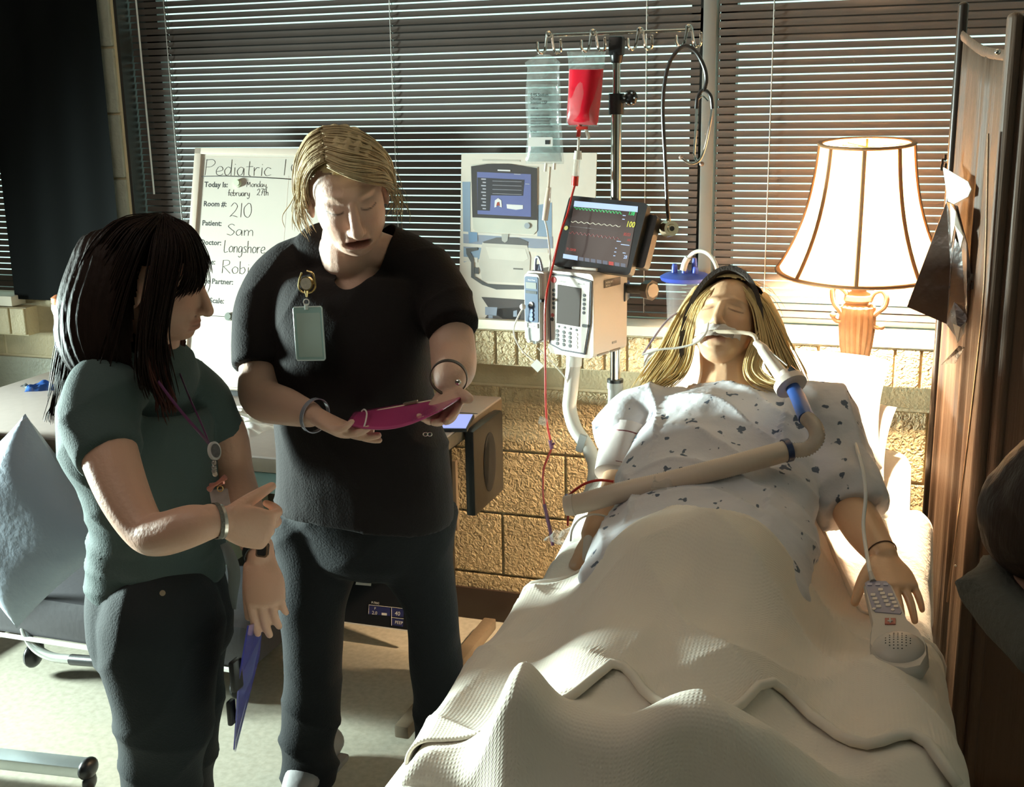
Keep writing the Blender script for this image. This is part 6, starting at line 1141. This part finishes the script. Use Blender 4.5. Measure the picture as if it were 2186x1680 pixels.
part('card', Fr(P(447, 1046, Y2), P(486, 1042, Y2+.01), P(449, 1080, Y2)).rr(0, 0, 1, 1.05, 0, .002, .003), mat('card_mauve', (.26, .22, .22), .35, noise=.3, nscale=60), b2_)
part('charm', tube([P(470+6*math.cos(t), 1043+6*math.sin(t), Y2-.006) for t in np.linspace(0, 6.28, 15)[:-1]], .0012, 6, closed=True), M_gold, b2_)
cb2 = thing('clipboard', 'violet-blue clipboard held edge-on, hanging down beside the teal shirted woman', 'clipboard', P(530, 1450, 1.78))
q = [P(528, 1335, 1.72), P(556, 1325, 1.86), P(556, 1350, 1.87), P(551, 1400, 1.88), P(500, 1604, 1.80), P(498, 1600, 1.74), P(508, 1450, 1.70)]; V = A(q); solid(part('board', (V, [tuple(range(7))]), mat('violet_plastic', (.07, .07, .34), .25, spec=.6, coat=.4), cb2, False, ang=None), .003)
part('clip', box(P(504, 1440, 1.70), (.012, .03, .06), None, .004), M_blkp, cb2); part('clip', box(P(494, 1520, 1.72), (.010, .02, .05), None, .004), M_blkp, cb2)
part('hem_cloth', tube([P(478, 1160, 1.72), P(492, 1190, 1.72), P(500, 1225, 1.73), P(498, 1262, 1.74), P(500, 1300, 1.75)], [.010, .014, .013, .010, .004], 10, k=4, flat=.3), mat('grey_cloth', (.08, .085, .085), .8), lw)
# ---------------------------------------------------------------- left: wheeled recliner, cushion, pillow, base bar
M_uph = mat('dark_upholstery', (.045, .042, .048), .55, bump=.06); M_tube = mat('silver_grey_tube', (.42, .43, .40), .3, metal=.6)
rcl = thing('wheeled_recliner', 'dark upholstered seat on a curved silver tube frame with casters', 'chair', (-2.1, 2.2, 0))
part('seat', box((-2.02, 2.74, .205), (.90, .58, .13), None, .03), M_uph, rcl); part('seat_edge', box((-2.02, 2.445, .142), (.88, .012, .008)), M_white, rcl)
part('backrest', box(P(-70, 1010, 2.36), (.16, .10, .34), None, .05), M_uph, rcl); part('backrest_bar', cyl(P(-70, 1010, 2.36), P(-70, 1010, 2.36)*A([1, 1, 0])+A([0, .1, .2]), .015), M_tube, rcl)
tb_ = [P(52, 1318, 2.47), P(55, 1350, 2.46), P(75, 1382, 2.45), P(110, 1402, 2.44), P(155, 1408, 2.43)]
part('tube_leg', tube(tb_, .0135, 14, k=5), M_tube, rcl); part('tube_sleeve', tube([P(153, 1408, 2.43), P(260, 1416, 2.41)], .0155, 14), M_blkp, rcl)
cp_ = P(70, 1392, 2.50); part('caster', join(ell(cp_+A([0, 0, -.01]), (.020, .036, .036), nu=16, nv=10), box(cp_+A([.015, 0, .02]), (.035, .03, .03), None, .006)), M_blkp, rcl)
for x, y in ((-1.68, 2.55), (-1.68, 2.95), (-2.35, 2.95)): part('tube_leg', tube([(x, y, .2), (x, y, .06)], .012, 10), M_tube, rcl); part('caster', ell((x, y, .035), (.02, .035, .035), nu=16, nv=10), M_blkp, rcl)
pc = [P(95, 880, 2.38), P(205, 1165, 2.34), P(4, 1357, 2.27), P(-120, 1050, 2.30)]; ctr = sum(pc)/4; ux = nrm((pc[0]+pc[1]-pc[2]-pc[3])); uy = nrm((pc[0]+pc[3]-pc[1]-pc[2])); nzv = nrm(np.cross(ux, uy)); uy = np.cross(nzv, ux)
sx = np.linalg.norm(pc[0]+pc[1]-pc[2]-pc[3])/4*1.06; sy = np.linalg.norm(pc[0]+pc[3]-pc[1]-pc[2])/4*1.06
solo('pillow', pillow(ctr, [ux, uy, nzv], sx, sy, .075, 8, pinch=.12), mat('blue_grey_pillowcase', (.25, .30, .37), .6, bump=.15, bscale=60, sheen=.2), 'large blue-grey pillow standing on the recliner behind the teal shirted woman', 'pillow')
bb_ = thing('base_bar', 'light metal floor bar with a black end cap at the lower left photo corner', 'base', PZ(100, 1650, .05))
q0, q1 = PZ(-180, 1600, .06), PZ(188, 1640, .06); part('bar', box((q0+q1)/2, (np.linalg.norm(q1-q0), .050, .030), [nrm(q1-q0), np.cross((0, 0, 1), nrm(q1-q0)), (0, 0, 1)], .006), M_alu, bb_)
part('end_cap', ell(q1, (.018, .032, .026), nu=16, nv=10), M_blkp, bb_); part('caster', ell(q1+A([0, 0, -.035]), (.012, .024, .024), nu=14, nv=8), M_blkp, bb_)
# ---------------------------------------------------------------- person at the right edge
rp = thing('person', 'seated person with brown hair and a pale scarf, mostly outside the picture by the screen', 'person', (.62, 1.55, 0))
HR = P(2266, 1112, 1.80); HRM = axes((.25, -.55, .0), (0, 0, 1)); rv = head_vol(HR, HRM, .98)+[limb([HR, HR+A([.0, .03, -.14]), HR+A([.08, .04, -.20])], [.055, .055, .09]), limb([HR+A([.18, .05, -.24]), HR+A([.24, .06, -.42]), HR+A([.25, .05, -.62])], [.14, .15, .16], flat=.65, side=(1, 0, 0)),
    limb([HR+A([.08, .05, -.24]), HR+A([.085, .02, -.40]), HR+A([.12, -.12, -.50])], [.05, .045, .035]), limb([HR+A([.32, .05, -.24]), HR+A([.395, .02, -.40]), HR+A([.36, -.12, -.50])], [.05, .045, .035])]
V, Fc = remesh(join(*rv), .004, 4); V, Lc = sculpt_face(V, HR, HRM, .98); part('body', (V, Fc), M_skinL, rp, ang=None, colattr=paint_face(Lc, (.5, .3, .22), (.4, .15, .12), (.1, .06, .05)))
V, Fc = remesh(join(ell(HR+A([0, .01, .03]), (.098, .112, .105)), ell(HR+A([-.03, .02, .0]), (.085, .10, .10)), ell(HR+A([0, .06, -.04]), (.085, .08, .09))), .005, 4); L_ = ((V-HR)@HRM.T); kp = ~((L_[:, 1] > .03)&(L_[:, 2] < .05)&(np.abs(L_[:, 0]) < .06)); V, Fc, _ = cut(V+normals(V, Fc)*(.003*fbm(V, 90, 4, 3))[:, None], Fc, kp); part('hair', (V, Fc), hair_mat('brown_hair', (.05, .03, .02), (.025, .014, .01)), rp, ang=None)
V, Fc = remesh(join(tube([HR+A([-.09, .02, -.13]), HR+A([-.03, -.09, -.16]), HR+A([.07, -.05, -.15]), HR+A([.08, .07, -.13]), HR+A([-.04, .10, -.12])], .045, 14, closed=True), limb([HR+A([.19, .05, -.24]), HR+A([.24, .06, -.42]), HR+A([.25, .05, -.64])], [.14, .165, .175], flat=.7, side=(1, 0, 0)), limb([HR+A([.09, .05, -.24]), HR+A([.085, .02, -.40]), HR+A([.11, -.10, -.49])], [.055, .052, .046]), limb([HR+A([.32, .05, -.24]), HR+A([.40, .02, -.40]), HR+A([.37, -.10, -.49])], [.06, .056, .048])), .008, 4)
V = V+normals(V, Fc)*(.010*ridges(V, (.4, .5, .8), 40, 3))[:, None]; part('sweater', (V, Fc), mat('grey_scarf_knit', (.10, .095, .08), .9, bump=.5, bscale=90), rp, ang=None)
part('trousers', join(limb([HR+A([.17, .05, -.66]), HR+A([.16, -.28, -.62]), HR+A([.16, -.30, -1.0])], [.09, .075, .06]), limb([HR+A([.33, .05, -.66]), HR+A([.34, -.28, -.62]), HR+A([.34, -.30, -1.0])], [.09, .075, .06])), M_pant2, rp, ang=None)
sc = thing('stool', 'plain stool under the seated person at the photo edge', 'stool', (HR[0]+.25, 1.85, 0)); part('seat', tube([(HR[0]+.25, 1.85, HR[2]-.80), (HR[0]+.25, 1.85, HR[2]-.74)], .17, 28), M_blkp, sc)
for a in (0, 1.57, 3.14, 4.71): part('leg', tube([(HR[0]+.25+.12*math.cos(a), 1.85+.12*math.sin(a), HR[2]-.79), (HR[0]+.25+.17*math.cos(a), 1.85+.17*math.sin(a), 0)], .010, 10), M_tube, sc)
